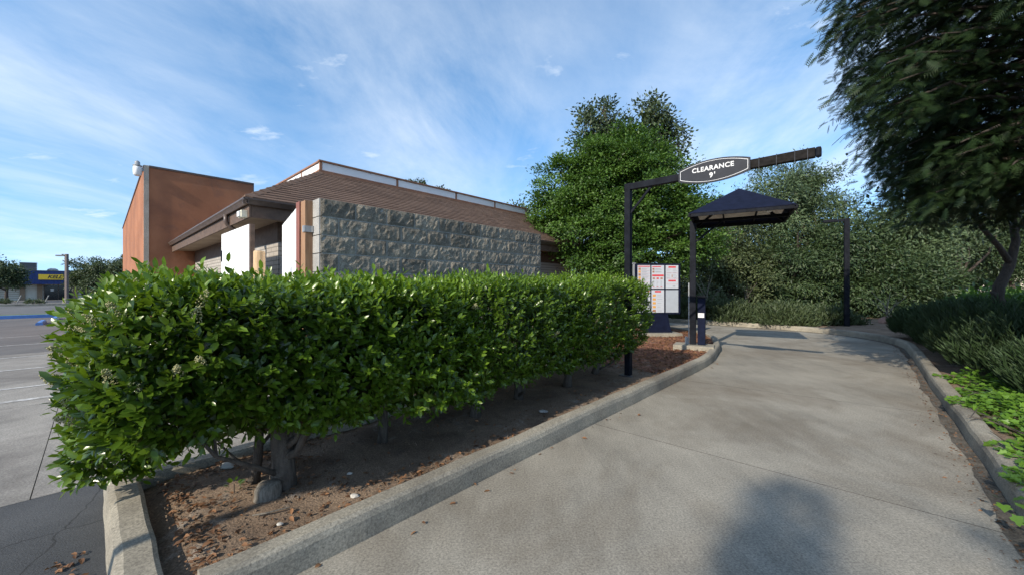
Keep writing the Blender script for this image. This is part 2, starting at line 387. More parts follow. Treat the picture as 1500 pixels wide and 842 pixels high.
def sweep(path, prof, name, mat, wob=.004, seed=1, parent=None):
    """profile (offset to the left of the path, z) along a uv path"""
    P = np.asarray(path); T = np.gradient(P, axis=0); T /= np.linalg.norm(T, axis=1)[:, None]
    N = np.stack([-T[:, 1], T[:, 0]], 1); n, k = len(P), len(prof); V = []
    for (o, z) in prof:
        q = P + N * o; V.append(np.column_stack([q, np.full(n, z)]))
    V = np.stack(V, 1).reshape(-1, 3)
    V = V + np.column_stack([vnoise(V, 3.5, seed) * wob, vnoise(V, 3.1, seed + 1) * wob, vnoise(V, 2.5, seed + 2) * wob * 1.3])
    F = [(i * k + j, i * k + j + 1, (i + 1) * k + j + 1, (i + 1) * k + j) for i in range(n - 1) for j in range(k - 1)]
    mb = MB(); mb.add(Wn(V), F + [tuple(range(k)), tuple(range((n - 1) * k, n * k))][:2])
    return mb.build(name, mat, parent, smooth=False)
def sheet(name, u0, u1, v0, v1, z, mat, step=None, th=None, parent=None):
    if th:
        return MB().ubox(u0, u1, v0, v1, z - th, z).build(name, mat, parent)
    return MB().add([W(u0, v0, z), W(u1, v0, z), W(u1, v1, z), W(u0, v1, z)], [(0, 1, 2, 3)]).build(name, mat, parent)
def struct(o): o['kind'] = 'structure'; return o

# leaf batches -----------------------------------------------------
LEAF8_V = np.array([(0, 0, 0), (.28, .20, .05), (.28, -.20, .05), (.68, .19, .03), (.68, -.19, .03), (1, 0, -.08), (.28, 0, 0), (.68, 0, -.015)])
LEAF8_F = np.array([(0, 6, 1), (0, 2, 6), (6, 7, 3), (6, 3, 1), (6, 2, 4), (6, 4, 7), (7, 5, 3), (7, 4, 5)])
LEAF2_V = np.array([(0, 0, 0), (.5, .27, .07), (1, 0, 0), (.5, -.27, .07)]); LEAF2_F = np.array([(0, 2, 1), (0, 3, 2)])
THIN_V = np.array([(0, 0, 0), (.5, .12, .03), (1, 0, -.05), (.5, -.12, .03)])
def unit(a): return a / np.maximum(np.linalg.norm(a, axis=1), 1e-9)[:, None]
def frames(d, n):
    d = unit(d); y = unit(np.cross(n, d)); z = np.cross(d, y); return np.stack([d, y, z], 2)
def batch(tv, tf, pos, R, sc, var):
    V = np.einsum('nij,kj->nki', R, tv) * sc[:, None, None] + pos[:, None, :]
    F = tf[None] + (np.arange(len(pos)) * len(tv))[:, None, None]
    return V.reshape(-1, 3), F.reshape(-1, tf.shape[1]), np.repeat(var, len(tv))
def rsphere(n): return unit(rng.normal(size=(n, 3)))

# ================================================================== THE SETTING
# ground: one sheet, level near the camera, dropping a little beyond the lot
gu = np.concatenate([np.linspace(-900, -60, 6), np.linspace(-50, 60, 12), np.linspace(80, 900, 6)])
gv = np.concatenate([np.linspace(-900, -40, 5), np.linspace(-20, 33, 6), [36, 40, 60, 100], np.linspace(200, 900, 4)])
gz = np.interp(gv, [-900, 33, 40, 900], [-.03, -.03, -.33, -.33])
V = np.array([(u, v, z) for v, z in zip(gv, gz) for u in gu]); nu = len(gu)
F = np.array([(j * nu + i, j * nu + i + 1, (j + 1) * nu + i + 1, (j + 1) * nu + i) for j in range(len(gv) - 1) for i in range(nu - 1)])
struct(link_mesh('ground', mesh_np('ground', Wn(V), F), 'ground', org=(0, 0, 0)))

INNER = catmull([(.32, 2.11), (3, 2.105), (6, 2.10), (7.8, 2.11), (9.02, 2.28), (10.08, 2.50), (11.67, 3.12), (12.7, 4.2), (13.2, 6), (13.2, 14)])
OUTER = catmull([(-9, -.73), (0, -.73), (8, -.73), (12, -.75), (13.3, -.68), (14.4, -.30), (15.4, .55), (15.95, 2.0), (16.2, 4.2), (16.2, 14)])
# drive: dirt bed and cast slabs with open joints
st_i = [(-9, 2.11), (-4.6, 2.11), (-1.85, 2.11), (3.64, 2.105), (6.3, 2.10), (9.02, 2.28), (10.5, 2.66), (11.67, 3.12), (12.7, 4.2), (13.2, 6), (13.2, 9), (13.2, 12)]
st_o = [(-9, -.73), (-4.6, -.73), (-1.85, -.73), (3.64, -.73), (6.5, -.73), (9.2, -.73), (12, -.75), (14.4, -.30), (15.95, 2.0), (16.2, 6), (16.2, 9), (16.2, 12)]
drive_in = np.vstack([[(x, 2.11) for x in np.arange(-9, .3, .12)], INNER])
def seg(path, a, b, n):
    ia = np.argmin(((path - np.array(a))**2).sum(1)); ib = np.argmin(((path - np.array(b))**2).sum(1))
    t = np.linspace(ia, max(ib, ia + 1), n); return np.column_stack([np.interp(t, np.arange(len(path)), path[:, 0]), np.interp(t, np.arange(len(path)), path[:, 1])])
bed = []; nb = 60
bi = seg(drive_in, st_i[0], st_i[-1], nb); bo = seg(OUTER, st_o[0], st_o[-1], nb)
mb = MB(); mb.add([W(*p, -.014) for p in bi] + [W(*p, -.014) for p in bo], [(i, nb + i, nb + i + 1, i + 1) for i in range(nb - 1)])
drive = struct(mb.build('drive', 'joint_dirt', org=W(0, .7, -.014)))
for k in range(len(st_i) - 1):
    n = 10; a = seg(drive_in, st_i[k], st_i[k + 1], n); b = seg(OUTER, st_o[k], st_o[k + 1], n); m_ = 7
    g = .0032
    d = unit(a[1:2] - a[0:1])[0]
    # shrink ends a little for the joint
    a2, b2 = a.copy(), b.copy()
    a2[0] += unit(a[1:2] - a[0:1])[0] * g; a2[-1] -= unit(a[-1:] - a[-2:-1])[0] * g
    b2[0] += unit(b[1:2] - b[0:1])[0] * g; b2[-1] -= unit(b[-1:] - b[-2:-1])[0] * g
    dz = 0.0
    vs, top = [], []
    for i in range(n):
        for j in range(m_):
            q = a2[i] + (b2[i] - a2[i]) * j / (m_ - 1); vs.append(W(q[0], q[1], dz))
    fs = [(i * m_ + j, i * m_ + j + 1, (i + 1) * m_ + j + 1, (i + 1) * m_ + j) for i in range(n - 1) for j in range(m_ - 1)]
    ring = [j for j in range(m_)] + [i * m_ + m_ - 1 for i in range(1, n)] + [(n - 1) * m_ + j for j in range(m_ - 2, -1, -1)] + [i * m_ for i in range(n - 2, 0, -1)]
    b0 = len(vs); vs += [(vs[r][0], vs[r][1], -.012) for r in ring]; L = len(ring)
    fs += [(ring[r], ring[(r + 1) % L], b0 + (r + 1) % L, b0 + r) for r in range(L)]
    so_ = MB().add(vs, fs).build('slab', 'concrete_drive', drive); so_.data.materials.append(MATS['joint_dirt'])
    for p_ in so_.data.polygons:
        if abs(p_.normal.z) < .5: p_.material_index = 1

# kerbs
KP = [(0, -.1), (0, .02), (.006, .115), (.018, .148), (.038, .163), (.125, .165), (.145, .155), (.15, .06)]
struct(sweep(INNER, KP, 'drive_kerb', 'concrete_kerb', .006, 4))
struct(sweep(OUTER[::-1], KP, 'planter_kerb', 'concrete_kerb', .006, 9))
endk = np.array([(.04, v) for v in np.linspace(3.955, 2.16, 24)])
struct(sweep(endk, [(0, -.1), (0, .03), (.02, .135), (.05, .152), (.15, .155), (.17, .145), (.175, .05)], 'end_kerb', 'concrete_kerb', .006, 14))
fark = np.array([(u, 3.80) for u in np.linspace(6.2, .10, 60)])
struct(sweep(fark, [(0, -.1), (.004, .13), (.02, .153), (.13, .155), (.15, .14), (.155, .05)], 'back_kerb', 'concrete_kerb', .005, 19))
def rock(name, c, s, mat, seed, label=None, cat='rock', flat=.6, group=None, n=2, parent=None):
    import bmesh
    bm = bmesh.new(); bmesh.ops.create_icosphere(bm, subdivisions=n, radius=1)
    P = np.array([v.co[:] for v in bm.verts]); r = 1 + .28 * vnoise(P, 1.3, seed) + .12 * vnoise(P, 3.1, seed + 5)
    P = P * r[:, None] * np.array([s[0], s[1], s[2]]); P[:, 2] = np.maximum(P[:, 2], -.35 * s[2])
    for v, q in zip(bm.verts, P): v.co = q + np.array(c)
    me = bpy.data.meshes.new(name); bm.to_mesh(me); bm.free()
    o = link_mesh(name, me, mat, parent)
    if label: tag(o, label, cat, group)
    return o
x, y, _ = W(.16, 2.10); rock('broken_kerb_chunk', (x, y, .055), (.135, .11, .10), 'smooth_block', 3, 'broken grey concrete chunk at the kerb corner beside the drive', 'concrete chunk')
x, y, _ = W(.25, 2.20); rock('kerb_patch', (x, y, .05), (.075, .06, .09), 'asphalt', 8, 'dark patch of asphalt filling the broken kerb corner', 'asphalt patch')

# lot surfaces on the left
struct(sheet('near_asphalt', -40, .05, 2.115, 4.2, 0.0, 'asphalt'))
lot = struct(sheet('lot_concrete', -45, 1.75, 4.2, 13.6, -.012, 'joint_dirt'))
for (a, b) in [(-12, -7.4), (-7.4, -3.8), (-3.8, -.3), (-.3, 1.74)]:
    for (c_, d_) in [(4.2, 7.55), (7.55, 10.6), (10.6, 13.6)]:
        MB().ubox(a + .003, b - .003, c_ + .003, d_ - .003, -.011, .001 + .001 * random.random()).build('slab', 'concrete_lot', lot)
struct(sheet('parking_lot', -60, 1.0, 13.6, 29.2, 0.0, 'asphalt_worn'))
struct(sheet('walkway', .05, 1.75, 3.80, 4.2, .0, 'concrete_lot'))
struct(sheet('building_apron', 1.752, 13.15, 3.80, 30, .002, 'concrete_lot'))
struct(sheet('verge', -80, 12, 29.45, 32.6, .06, 'verge_grass', th=.12))
lk = struct(sheet('lot_kerb', -80, 12, 29.2, 29.45, .15, 'blue_paint', th=.3))
V = np.array([(u, v, z) for v, z in ((32.6, .0), (36, -.1), (40, -.26), (57.5, -.26)) for u in (-140, 60)]); 
struct(link_mesh('road', mesh_np('road', Wn(V), np.array([(0, 1, 3, 2), (2, 3, 5, 4), (4, 5, 7, 6)])), 'asphalt_worn'))
struct(sheet('far_kerb', -140, 60, 57.5, 57.9, -.08, 'concrete_kerb', th=.3))
struct(sheet('far_lot', -140, 60, 57.9, 84, -.24, 'asphalt_worn'))
# painted stall lines and hatching
def line(p, q, w, z=.006):
    p, q = np.array(p), np.array(q); d = (q - p) / np.linalg.norm(q - p); n = np.array([-d[1], d[0]]) * w / 2
    o = MB().add([W(*(p - n), z), W(*(q - n), z), W(*(q + n), z), W(*(p + n), z)], [(0, 1, 2, 3)]).build('stall_line', 'white_paint')
    return struct(o)
for v_ in (9.0, 11.0, 12.95): line((-9, v_), (.9, v_), .10)
line((-9, 7.98), (-.1, 7.98), .12); line((-5, 7.1), (-.9, 7.86), .10)
for v_ in (15.7, 18.3): line((-9, v_), (.8, v_), .10)
line((.25, 7.0), (.95, 10.5), .30)
for (u_, v_, wl_) in ((-1.45, 23.4, 'blue painted wheel stop on the asphalt, farther from the blue kerb'), (-1.2, 26.3, 'blue painted wheel stop on the asphalt, next to the blue kerb')):
    pr = [(-.10, 0), (-.085, .085), (-.05, .115), (.05, .115), (.085, .085), (.10, 0)]
    o = MB().prism([W(u_ + a, v_, b) for a, b in pr], Vector(W(0, 1.7, 0))).build('wheel_stop', 'blue_paint')
    tag(o, wl_, 'wheel stop', 'blue wheel stops')

# gutter dirt under the planter kerb, with the kerb's shadow painted into its colour
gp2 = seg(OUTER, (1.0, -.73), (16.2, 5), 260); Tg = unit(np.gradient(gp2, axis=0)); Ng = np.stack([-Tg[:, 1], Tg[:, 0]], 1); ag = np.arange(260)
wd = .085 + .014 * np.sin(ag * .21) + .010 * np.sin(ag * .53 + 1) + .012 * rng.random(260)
struct(MB().add([W(*q_, .006) for q_ in gp2 - Ng * .002] + [W(*q_, .004) for q_ in gp2 + Ng * wd[:, None]], [(i, i + 1, 260 + i + 1, 260 + i) for i in range(259)]).build('gutter_dirt_shade', 'gutter_soil_shade'))
# island soil and planter soil
def inside_island(u, v):
    lim = np.interp(u, INNER[:, 0], INNER[:, 1]); return v > lim + .06
uu = np.arange(.10, 13.14, .06); vv_ = np.arange(2.1, 7.2, .06)
gidx = {}; V = []; 
G = np.array([(u, v) for v in vv_ for u in uu]); lim = np.interp(G[:, 0], INNER[:, 0], INNER[:, 1])
lim = np.where(G[:, 0] > 13.0, 99, lim)
# steep part of the inner path: use v->u lookup too
iu = np.interp(G[:, 1], INNER[40:, 1], INNER[40:, 0])
cl_v = np.maximum(G[:, 1], lim + .10)
top_v = np.where(G[:, 0] < 6.2, 3.72, 7.4)
ok = (G[:, 1] > lim + .03) & (G[:, 1] < top_v) & (G[:, 0] < np.where(G[:, 1] > 2.4, iu - .04, 99))
Z = .098 + .016 * vnoise(G, 1.9, 2) + .010 * vnoise(G, 6.5, 3) + .005 * vnoise(G, 19, 4)
Z -= .035 * np.exp(-((G[:, 0] - .22) / .10)**2)
ids = -np.ones(len(G), int); ids[ok] = np.arange(ok.sum()); nU = len(uu)
q = [(j * nU + i, j * nU + i + 1, (j + 1) * nU + i + 1, (j + 1) * nU + i) for j in range(len(vv_) - 1) for i in range(nU - 1)]
q = np.array(q); q = q[(ids[q] >= 0).all(1)]; q = ids[q]
Vs = np.column_stack([G, Z])[ok]
mid = Vs[q[:, 0], 0] + .25 * vnoise(Vs[q[:, 0], :2], 2.2, 6)
isl = mesh_np('island_soil', Wn(Vs), q, smooth=True)
so = struct(link_mesh('island_soil', isl, 'soil')); isl.materials.append(MATS['mulch_ground'])
isl.polygons.foreach_set('material_index', (mid > 6.1).astype(np.int32))
# planter behind the outer kerb: strips offset to the right of the path
P = OUTER; T = np.gradient(P, axis=0); T = unit(T); N = np.stack([T[:, 1], -T[:, 0]], 1)
offs = [.10, .3, .6, 1, 1.6, 2.5, 4, 7, 12, 20]; V = []
for o_ in offs:
    z = .105 + .02 * vnoise(P + N * o_, 1.5, 12) + .03 * min(o_, 3)
    V.append(np.column_stack([P + N * o_, z * np.ones(len(P))]))
n = len(P); V = np.vstack(V)
F = np.array([(j * n + i, j * n + i + 1, (j + 1) * n + i + 1, (j + 1) * n + i) for j in range(len(offs) - 1) for i in range(n - 1)])
struct(link_mesh('planter_soil', mesh_np('planter_soil', Wn(V), F, smooth=True), 'soil'))

# ================================================================== ENCLOSURE WALL (split-face blocks)
wall = empty('block_wall', W(1.68, 4.5, 0), 'dark grey split-face concrete block wall standing behind the hedge', 'wall')
WL, BH, BL, T_ = 3.92, .2032, .4, .2
MB().ubox(1.70, 1.68 + WL - .02, 4.4065, 4.585, 0, 12 * BH - .012).build('mortar_core', 'mortar', wall)
def block_mesh(name, L, seed, nx, nz=6):
    r = np.random.default_rng(seed); V = []; F = []
    xs = np.linspace(.0065, L - .0065, nx); zs = np.linspace(.0065, BH - .0065, nz); tilt = r.normal(0, .18, 2)
    for z in zs:
        for x in xs:
            e = min(x - .005, L - .005 - x, z - .005, BH - .005 - z); e = min(1, max(0, e / .012))
            d = .016 + .006 * e + e * (.004 * vnoise([[x, z]], 6, seed)[0] + .0045 * vnoise([[x, z]], 23, seed + 3)[0] + .030 * (tilt[0] * (x / L - .5) + tilt[1] * (z / BH - .5)) + r.normal(0, .002))
            V.append((x, -max(d, .003), z))
    F = [(j * nx + i, j * nx + i + 1, (j + 1) * nx + i + 1, (j + 1) * nx + i) for j in range(nz - 1) for i in range(nx - 1)]
    ring = list(range(nx)) + [j * nx + nx - 1 for j in range(1, nz)] + [(nz - 1) * nx + i for i in range(nx - 2, -1, -1)] + [j * nx for j in range(nz - 2, 0, -1)]
    b = len(V); V += [(V[k][0], .03, V[k][2]) for k in ring]; Ln = len(ring)
    F += [(ring[k], b + k, b + (k + 1) % Ln, ring[(k + 1) % Ln]) for k in range(Ln)]
    # to world orientation: x->u, y->v
    V = [W(v[0], v[1], v[2]) for v in V]
    me = bpy.data.meshes.new(name); me.from_pydata(V, [], F); me.update(); me.materials.append(MATS['split_block']); return me
full = [block_mesh('block', BL, 30 + k * 7, 13) for k in range(10)]; half = [block_mesh('block', .2, 200 + k * 7, 7) for k in range(4)]; last = [block_mesh('block', .32, 300 + k, 10) for k in range(3)]; lastb = [block_mesh('block', .12, 330 + k, 5) for k in range(3)]
for r_ in range(12):
    u = 1.68; first = True; lastk = -1
    while u < 1.68 + WL - .05:
        if first and r_ % 2 == 0: me, L = random.choice(half), .2
        else:
            rem = 1.68 + WL - u
            if rem >= .395: 
                k = random.randrange(10)
                if k == lastk: k = (k + 3) % 10
                lastk = k; me, L = full[k], BL
            elif rem > .25: me, L = random.choice(last), .32
            else: me, L = random.choice(lastb), .12
        first = False
        o = bpy.data.objects.new('block', me); col.objects.link(o); o.parent = wall; o.location = Vector(W(u, 4.42, r_ * BH)) - ORG[wall]; ORG[o] = Vector(W(u, 4.42, r_ * BH)); u += L
    # end unit facing the gate: smooth
    MB().ubox(1.672, 1.70, 4.415, 4.60, r_ * BH + .004, (r_ + 1) * BH - .006).build('end_block', 'smooth_block', wall)
# back wall of the enclosure and returns (plain block)
bw = empty('enclosure_back_wall', W(5.5, 6.2, 0), 'plain grey block wall at the back of the bin enclosure', 'wall')
for r_ in range(11):
    for k in range(8):
        v0 = 4.62 + k * .4 - (.2 if r_ % 2 else 0); v1 = min(v0 + .39, 7.85); v0 = max(v0, 4.62)
        if v1 - v0 > .05: MB().ubox(5.36, 5.56, v0, v1, r_ * BH + .002, (r_ + 1) * BH - .008).build('block', 'smooth_block', bw)
MB().ubox(5.38, 5.54, 4.62, 7.85, 0, 11 * BH - .01).build('mortar_core', 'mortar', bw)

for r_ in range(10):
    for k in range(9):
        u0 = 2.32 + k * .4 - (.2 if r_ % 2 else 0); u1 = min(u0 + .39, 5.34); u0 = max(u0, 2.32)
        if u1 - u0 > .05: MB().ubox(u0, u1, 7.90, 7.98, r_ * BH + .004, (r_ + 1) * BH - .006).build('block', 'smooth_block', bw)
MB().ubox(2.33, 5.33, 7.92, 7.983, .002, 10 * BH - .012).build('mortar_core', 'mortar', bw)
# posts and gate leaves
o = MB().ubox(1.59, 1.672, 4.60, 4.73, 0, 2.425).build('gate_post', 'post_tan', bevel=.004); tag(o, 'tan timber gate post bolted to the end of the block wall', 'post')
o = MB().ubox(1.575, 1.66, 4.735, 4.84, 0, 2.43).build('hinge_post', 'post_red', bevel=.004); tag(o, 'red brown timber post carrying the white gate hinge', 'post')
o = MB().ubox(1.655, 1.671, 4.565, 4.598, 2.07, 2.14).ubox(1.575, 1.589, 4.60, 4.64, 2.07, 2.14).ubox(1.58, 1.67, 4.585, 4.599, 2.07, 2.14).build('bracket', 'galvanised'); tag(o, 'small galvanised steel bracket on the end of the block wall', 'bracket')
def gate(p, q, z0, z1, label, hinge_at, side=1):
    p, q = Vector(p), Vector(q); d = (q - p); n = Vector((d.y, -d.x, 0)).normalized() * side
    e = empty('gate', (p.x, p.y, 0), label, 'gate')
    k = 9; w = d / k
    for i in range(k):
        MB().fbox(p + w * i + d.normalized() * .0015 + Vector((0, 0, z0)) + n * (.002 * (i % 2)), w - d.normalized() * .003, n * .02, Vector((0, 0, z1 - z0))).build('board', 'gate_paint', e)
    for z in (z0 + .15, z1 - .25): MB().fbox(p + Vector((0, 0, z)) - n * .05, d, n * .045, Vector((0, 0, .09))).build('rail', 'brown_wood', e)
    MB().fbox(q + Vector((0, 0, z0)) - n * .045 , d.normalized() * .05, n * .06, Vector((0, 0, z1 - z0))).build('edge_post', 'brown_wood', e)
    h = p + d.normalized() * (.03 if hinge_at == 0 else d.length - .05)
    for z in (z0 + .4, z1 - .50): MB().fbox(h + n * .024 + Vector((0, 0, z)), d.normalized() * .035, n * .012, Vector((0, 0, .2))).build('hinge', 'black_paint', e)
    return e
gate(W(1.64, 4.86, 0), W(2.01, 6.72, 0), .08, 2.42, 'white boarded gate leaf hung ajar on the red brown post', 0, -1)
gate(W(1.60, 8.72, 0), W(1.62, 6.95, 0), .08, 2.42, 'white boarded gate leaf standing closed beneath the gutter', 0)
x, y, _ = W(1.40, 5.6)
e = empty('timber_bollard', (x, y, 0), 'peeled round timber bollard standing before the open gate', 'bollard')
MB().lathe((x, y, 0), [(.068, 0), (.066, 1.2), (.064, 1.89), (.058, 1.905)], 14).build('shaft', 'peeled_wood', e, smooth=False)

# ================================================================== RESTAURANT BUILDING
EU, EV, EZ, D, RZ = 1.64, 7.34, 2.90, 1.89, 4.10
U2, V2 = 12.7, 16.68
bld = empty('restaurant', W(2.3, 8.0, 0), 'low restaurant building with brown shingled hip roof and white parapet band', 'building')
MB().ubox(2.30, 12.0, 8.0, 16.65, 0, 2.30).build('wall', 'pale_brick', bld)
MB().ubox(2.285, 12.015, 7.985, 16.65, 2.30, 2.72).build('frieze', 'brown_wood', bld)
MB().ubox(EU + .10, U2 - .1, EV + .10, V2 - .02, 2.66, 2.70).build('soffit', 'soffit', bld)
MB().ubox(EU + .07, EU + .10, EV + .07, V2, 2.60, 2.86).build('fascia', 'brown_wood', bld)
MB().ubox(EU + .103, U2 - .07, EV + .07, EV + .10, 2.60, 2.86).build('fascia', 'brown_wood', bld)
gp_ = [(0, 2.90), (0, 2.875), (.012, 2.86), (.03, 2.83), (.045, 2.80), (.07, 2.80), (.07, 2.89), (.06, 2.89), (.06, 2.815), (.045, 2.815), (.02, 2.875), (.02, 2.90)]
g1 = MB(); g1.prism([W(EU - .03 + a, EV - .03, z) for a, z in gp_], Vector(W(0, V2 - EV + .03, 0))).build('gutter', 'brown_metal', bld)
g2 = MB(); g2.prism([W(EU - .03, EV - .03 + a, z) for a, z in gp_], Vector(W(U2 - EU, 0, 0))).build('gutter', 'brown_metal', bld)
x = EV + 1.45
MB().tube([W(EU + .02, x, 2.81), W(EU + .02, x, 2.68), W(EU + .05, x, 2.62), W(EU + .16, x - .03, 2.52), W(EU + .30, x - .06, 2.46), W(EU + .34, x - .06, 2.38), W(EU + .34, x - .06, .0)], .04, 10).build('downpipe', 'brown_metal', bld, smooth=True)
# roof deck under the shingles, then courses
roof = MB(); A = lambda u, v, z: W(u, v, z)
roof.add([A(EU, EV, EZ - .03), A(U2, EV, EZ - .03), A(U2 - D, EV + D, RZ - .03), A(EU + D, EV + D, RZ - .03), A(EU, V2, EZ - .03), A(EU + D, V2, RZ - .03), A(U2, V2, EZ - .03), A(U2 - D, V2, RZ - .03)],
         [(0, 1, 2, 3), (0, 3, 5, 4), (1, 6, 7, 2), (3, 2, 7, 5)])
rf = roof.build('roof', 'brown_wood', bld)
NC = 20; sl = (RZ - EZ) / D
for k in range(NC):
    d0, d1 = D * k / NC, D * (k + 1) / NC + .02
    lift = .027
    # drive side
    mb = MB(); u = EU + d0
    uend = U2 - d0
    while u < uend - .02:
        w = min(random.uniform(.28, .42), uend - u); j = random.uniform(-.003, .003); li = lift * random.uniform(.9, 1.12)
        u_a1 = max(u, EU + d1); u_b1 = min(u + w, U2 - d1)
        if u_b1 > u_a1 + .01:
            p = [A(u, EV + d0 + j, EZ + sl * (d0 + j) + li), A(u + w - .004, EV + d0 + j, EZ + sl * (d0 + j) + li), A(u_b1, EV + d1, EZ + sl * d1 + .004), A(u_a1, EV + d1, EZ + sl * d1 + .004)]
            b = [(q_[0], q_[1], q_[2] - li - .002) for q_ in p[:2]]
            mb.add(p + b, [(0, 1, 2, 3), (4, 5, 1, 0), (4, 0, 3), (5, 2, 1)], random.random())
        u += w
    mb.build('shingle_course', 'shingle', rf)
    mb = MB(); v = EV + d0
    while v < V2 - .02:
        w = min(random.uniform(.28, .42), V2 - v); j = random.uniform(-.003, .003); li = lift * random.uniform(.9, 1.12)
        v_a1 = max(v, EV + d1)
        if v + w > v_a1 + .01:
            p = [A(EU + d0 + j, v, EZ + sl * (d0 + j) + li), A(EU + d1, v_a1, EZ + sl * d1 + .004), A(EU + d1, v + w, EZ + sl * d1 + .004), A(EU + d0 + j, v + w - .004, EZ + sl * (d0 + j) + li)]
            b = [(p[0][0], p[0][1], p[0][2] - li - .002), (p[3][0], p[3][1], p[3][2] - li - .002)]
            mb.add(p + b, [(0, 1, 2, 3), (4, 0, 3, 5), (4, 1, 0), (5, 3, 2)], random.random())
        v += w
    mb.build('shingle_course', 'shingle', rf)
# hip caps
for k in range(14):
    a, b = k / 14, (k + 1.15) / 14
    pa, pb = Vector(W(EU + D * a, EV + D * a, EZ + sl * D * a + .05)), Vector(W(EU + D * min(b, 1), EV + D * min(b, 1), EZ + sl * D * min(b, 1) + .03))
    su, sv = Vector(W(.10, -.02, -.035)), Vector(W(-.02, .10, -.035))
    MB().add([pa, pb, pb + su, pa + su, pb + sv, pa + sv, pa + Vector((0, 0, -.03)), pa + su + Vector((0, 0, -.02)), pa + sv + Vector((0, 0, -.02))], [(0, 3, 2, 1), (0, 1, 4, 5), (0, 6, 7, 3), (0, 5, 8, 6)], random.random()).build('hip_cap', 'shingle', rf)
# white parapet band
PU, PV = EU + D, EV + D
stops = [PU, 5.50, 7.52, 9.20, 10.83]
for a, b in zip(stops[:-1], stops[1:]): MB().ubox(a + .028, b - .028, PV, PV + .03, RZ + .055, RZ + .245).build('parapet_panel', 'white_panel', bld)
for s in stops: MB().ubox(s - .028, s + .028, PV - .012, PV + .035, RZ + .052, RZ + .248).build('mullion', 'rust_trim', bld)
MB().ubox(PU - .06, 10.87, PV - .05, PV + .05, RZ - .03, RZ + .05).build('sill_trim', 'rust_trim', bld)
MB().ubox(PU - .05, 10.87, PV - .035, PV + .06, RZ + .25, RZ + .285).build('cap_trim', 'rust_trim', bld)
vst = [PV + .06 + k * 1.15 for k in range(7)]
for a, b in zip(vst[:-1], vst[1:]):
    MB().ubox(PU, PU + .03, a + .025, b - .025, RZ + .055, RZ + .245).build('parapet_panel', 'white_panel', bld)
    MB().ubox(PU - .012, PU + .035, b - .025, b + .025, RZ + .052, RZ + .248).build('mullion', 'rust_trim', bld)
MB().ubox(PU - .055, PU + .05, PV + .052, V2, RZ - .028, RZ + .049).build('sill_trim', 'rust_trim', bld)
MB().ubox(PU - .035, PU + .06, PV + .062, V2, RZ + .251, RZ + .284).build('cap_trim', 'rust_trim', bld)
MB().ubox(PU + .1, 10.8, PV + .1, V2 - .05, RZ - .02, RZ + .01).build('flat_roof', 'dark_grey', bld)
for (u_, v_) in ((PU - .35, 13.6),): MB().lathe(W(u_, v_, RZ - .25), [(.03, 0), (.03, .33), (.05, .34), (.05, .38)], 10).build('vent_pipe', 'dark_grey', bld)
# flood lamp under the eave corner
fl = empty('flood_lamp', W(EU + .10, EV + .22, 2.58), 'cream box flood lamp fixed to the fascia at the eave corner', 'lamp')
MB().ubox(EU - .02, EU + .07, EV + .16, EV + .34, 2.60, 2.72).build('housing', 'cream_lamp', fl, bevel=.008)
MB().ubox(EU - .05, EU - .022, EV + .19, EV + .31, 2.615, 2.70).build('lens', 'white_panel', fl, bevel=.005)
# wall ornament: rusty scroll lantern bracket
lb = empty('scroll_bracket', W(2.28, 10.3, 1.9), 'rusty scrolled iron lantern bracket on the pale brick wall', 'bracket')
sc_ = [W(2.26, 10.3 + .0, 1.95)] + [W(2.22 - .02 * k / 9, 10.3 + .16 * math.cos(t), 2.12 + .13 * math.sin(t)) for k, t in enumerate(np.linspace(-1.6, 3.4, 12))]
MB().tube(sc_, .016, 7).build('scroll', 'rust_trim', lb, smooth=True)
MB().lathe(W(2.2, 10.3, 1.80), [(.03, 0), (.09, .05), (.10, .16), (.04, .24), (.015, .30)], 10).ubox(2.2, 2.298, 10.28, 10.32, 1.90, 1.94).build('lantern_body', 'brown_metal', lb)

# stucco dining block
SB = empty('stucco_block', W(1.06, 16.7, 0), 'tall rust brown stucco block with pale corner trim behind the roof', 'building')
BU0, BU1, BV0, BV1 = 1.06, 3.97, 16.7, 30.5
MB().hexa([W(BU0, BV0, 0), W(BU1, BV0, 0), W(BU1, BV1, 0), W(BU0, BV1, 0), W(BU0, BV0, 5.28), W(BU1, BV0, 5.28), W(BU1, BV1, 4.72), W(BU0, BV1, 4.72)]).build('wall', 'stucco', SB)
MB().ubox(BU0 - .02, BU0 + .10, BV0 - .03, BV0 - .002, 0, 5.30).build('corner_trim', 'stucco_trim', SB)
MB().ubox(BU0 + .105, BU1 + .03, BV0 - .03, BV0 + .12, 5.25, 5.31).build('parapet_cap', 'brown_metal', SB)
MB().ubox(BU1 - .0, BU1 + .028, BV0 - .028, BV0 - .002, 3.2, 5.248).build('edge_flashing', 'brown_metal', SB)
MB().fbox(W(BU0 - .03, BV0 + .13, 5.27), Vector(W(.15, 0, 0)), Vector(W(0, BV1 - BV0 - .2, -.56)), Vector((0, 0, .05))).build('parapet_cap', 'brown_metal', SB)
jl = empty('jar_lamp', W(.94, 16.72, 4.95), 'white jar shaped security lamp at the top of the stucco corner', 'lamp')
jx = W(.90, 16.72)
MB().lathe((jx[0], jx[1], 4.93), [(.06, 0), (.10, .04), (.105, .22), (.095, .29), (.06, .31)], 16).build('glass', 'white_panel', jl, smooth=True)
MB().lathe((jx[0], jx[1], 5.235), [(.11, 0), (.11, .025), (.065, .04), (.065, .13), (.025, .17)], 16).build('cap', 'galvanised', jl, smooth=True)
MB().ubox(.96, 1.058, 16.70, 16.75, 5.10, 5.20).build('bracket', 'galvanised', jl)
rng_scene_done = True

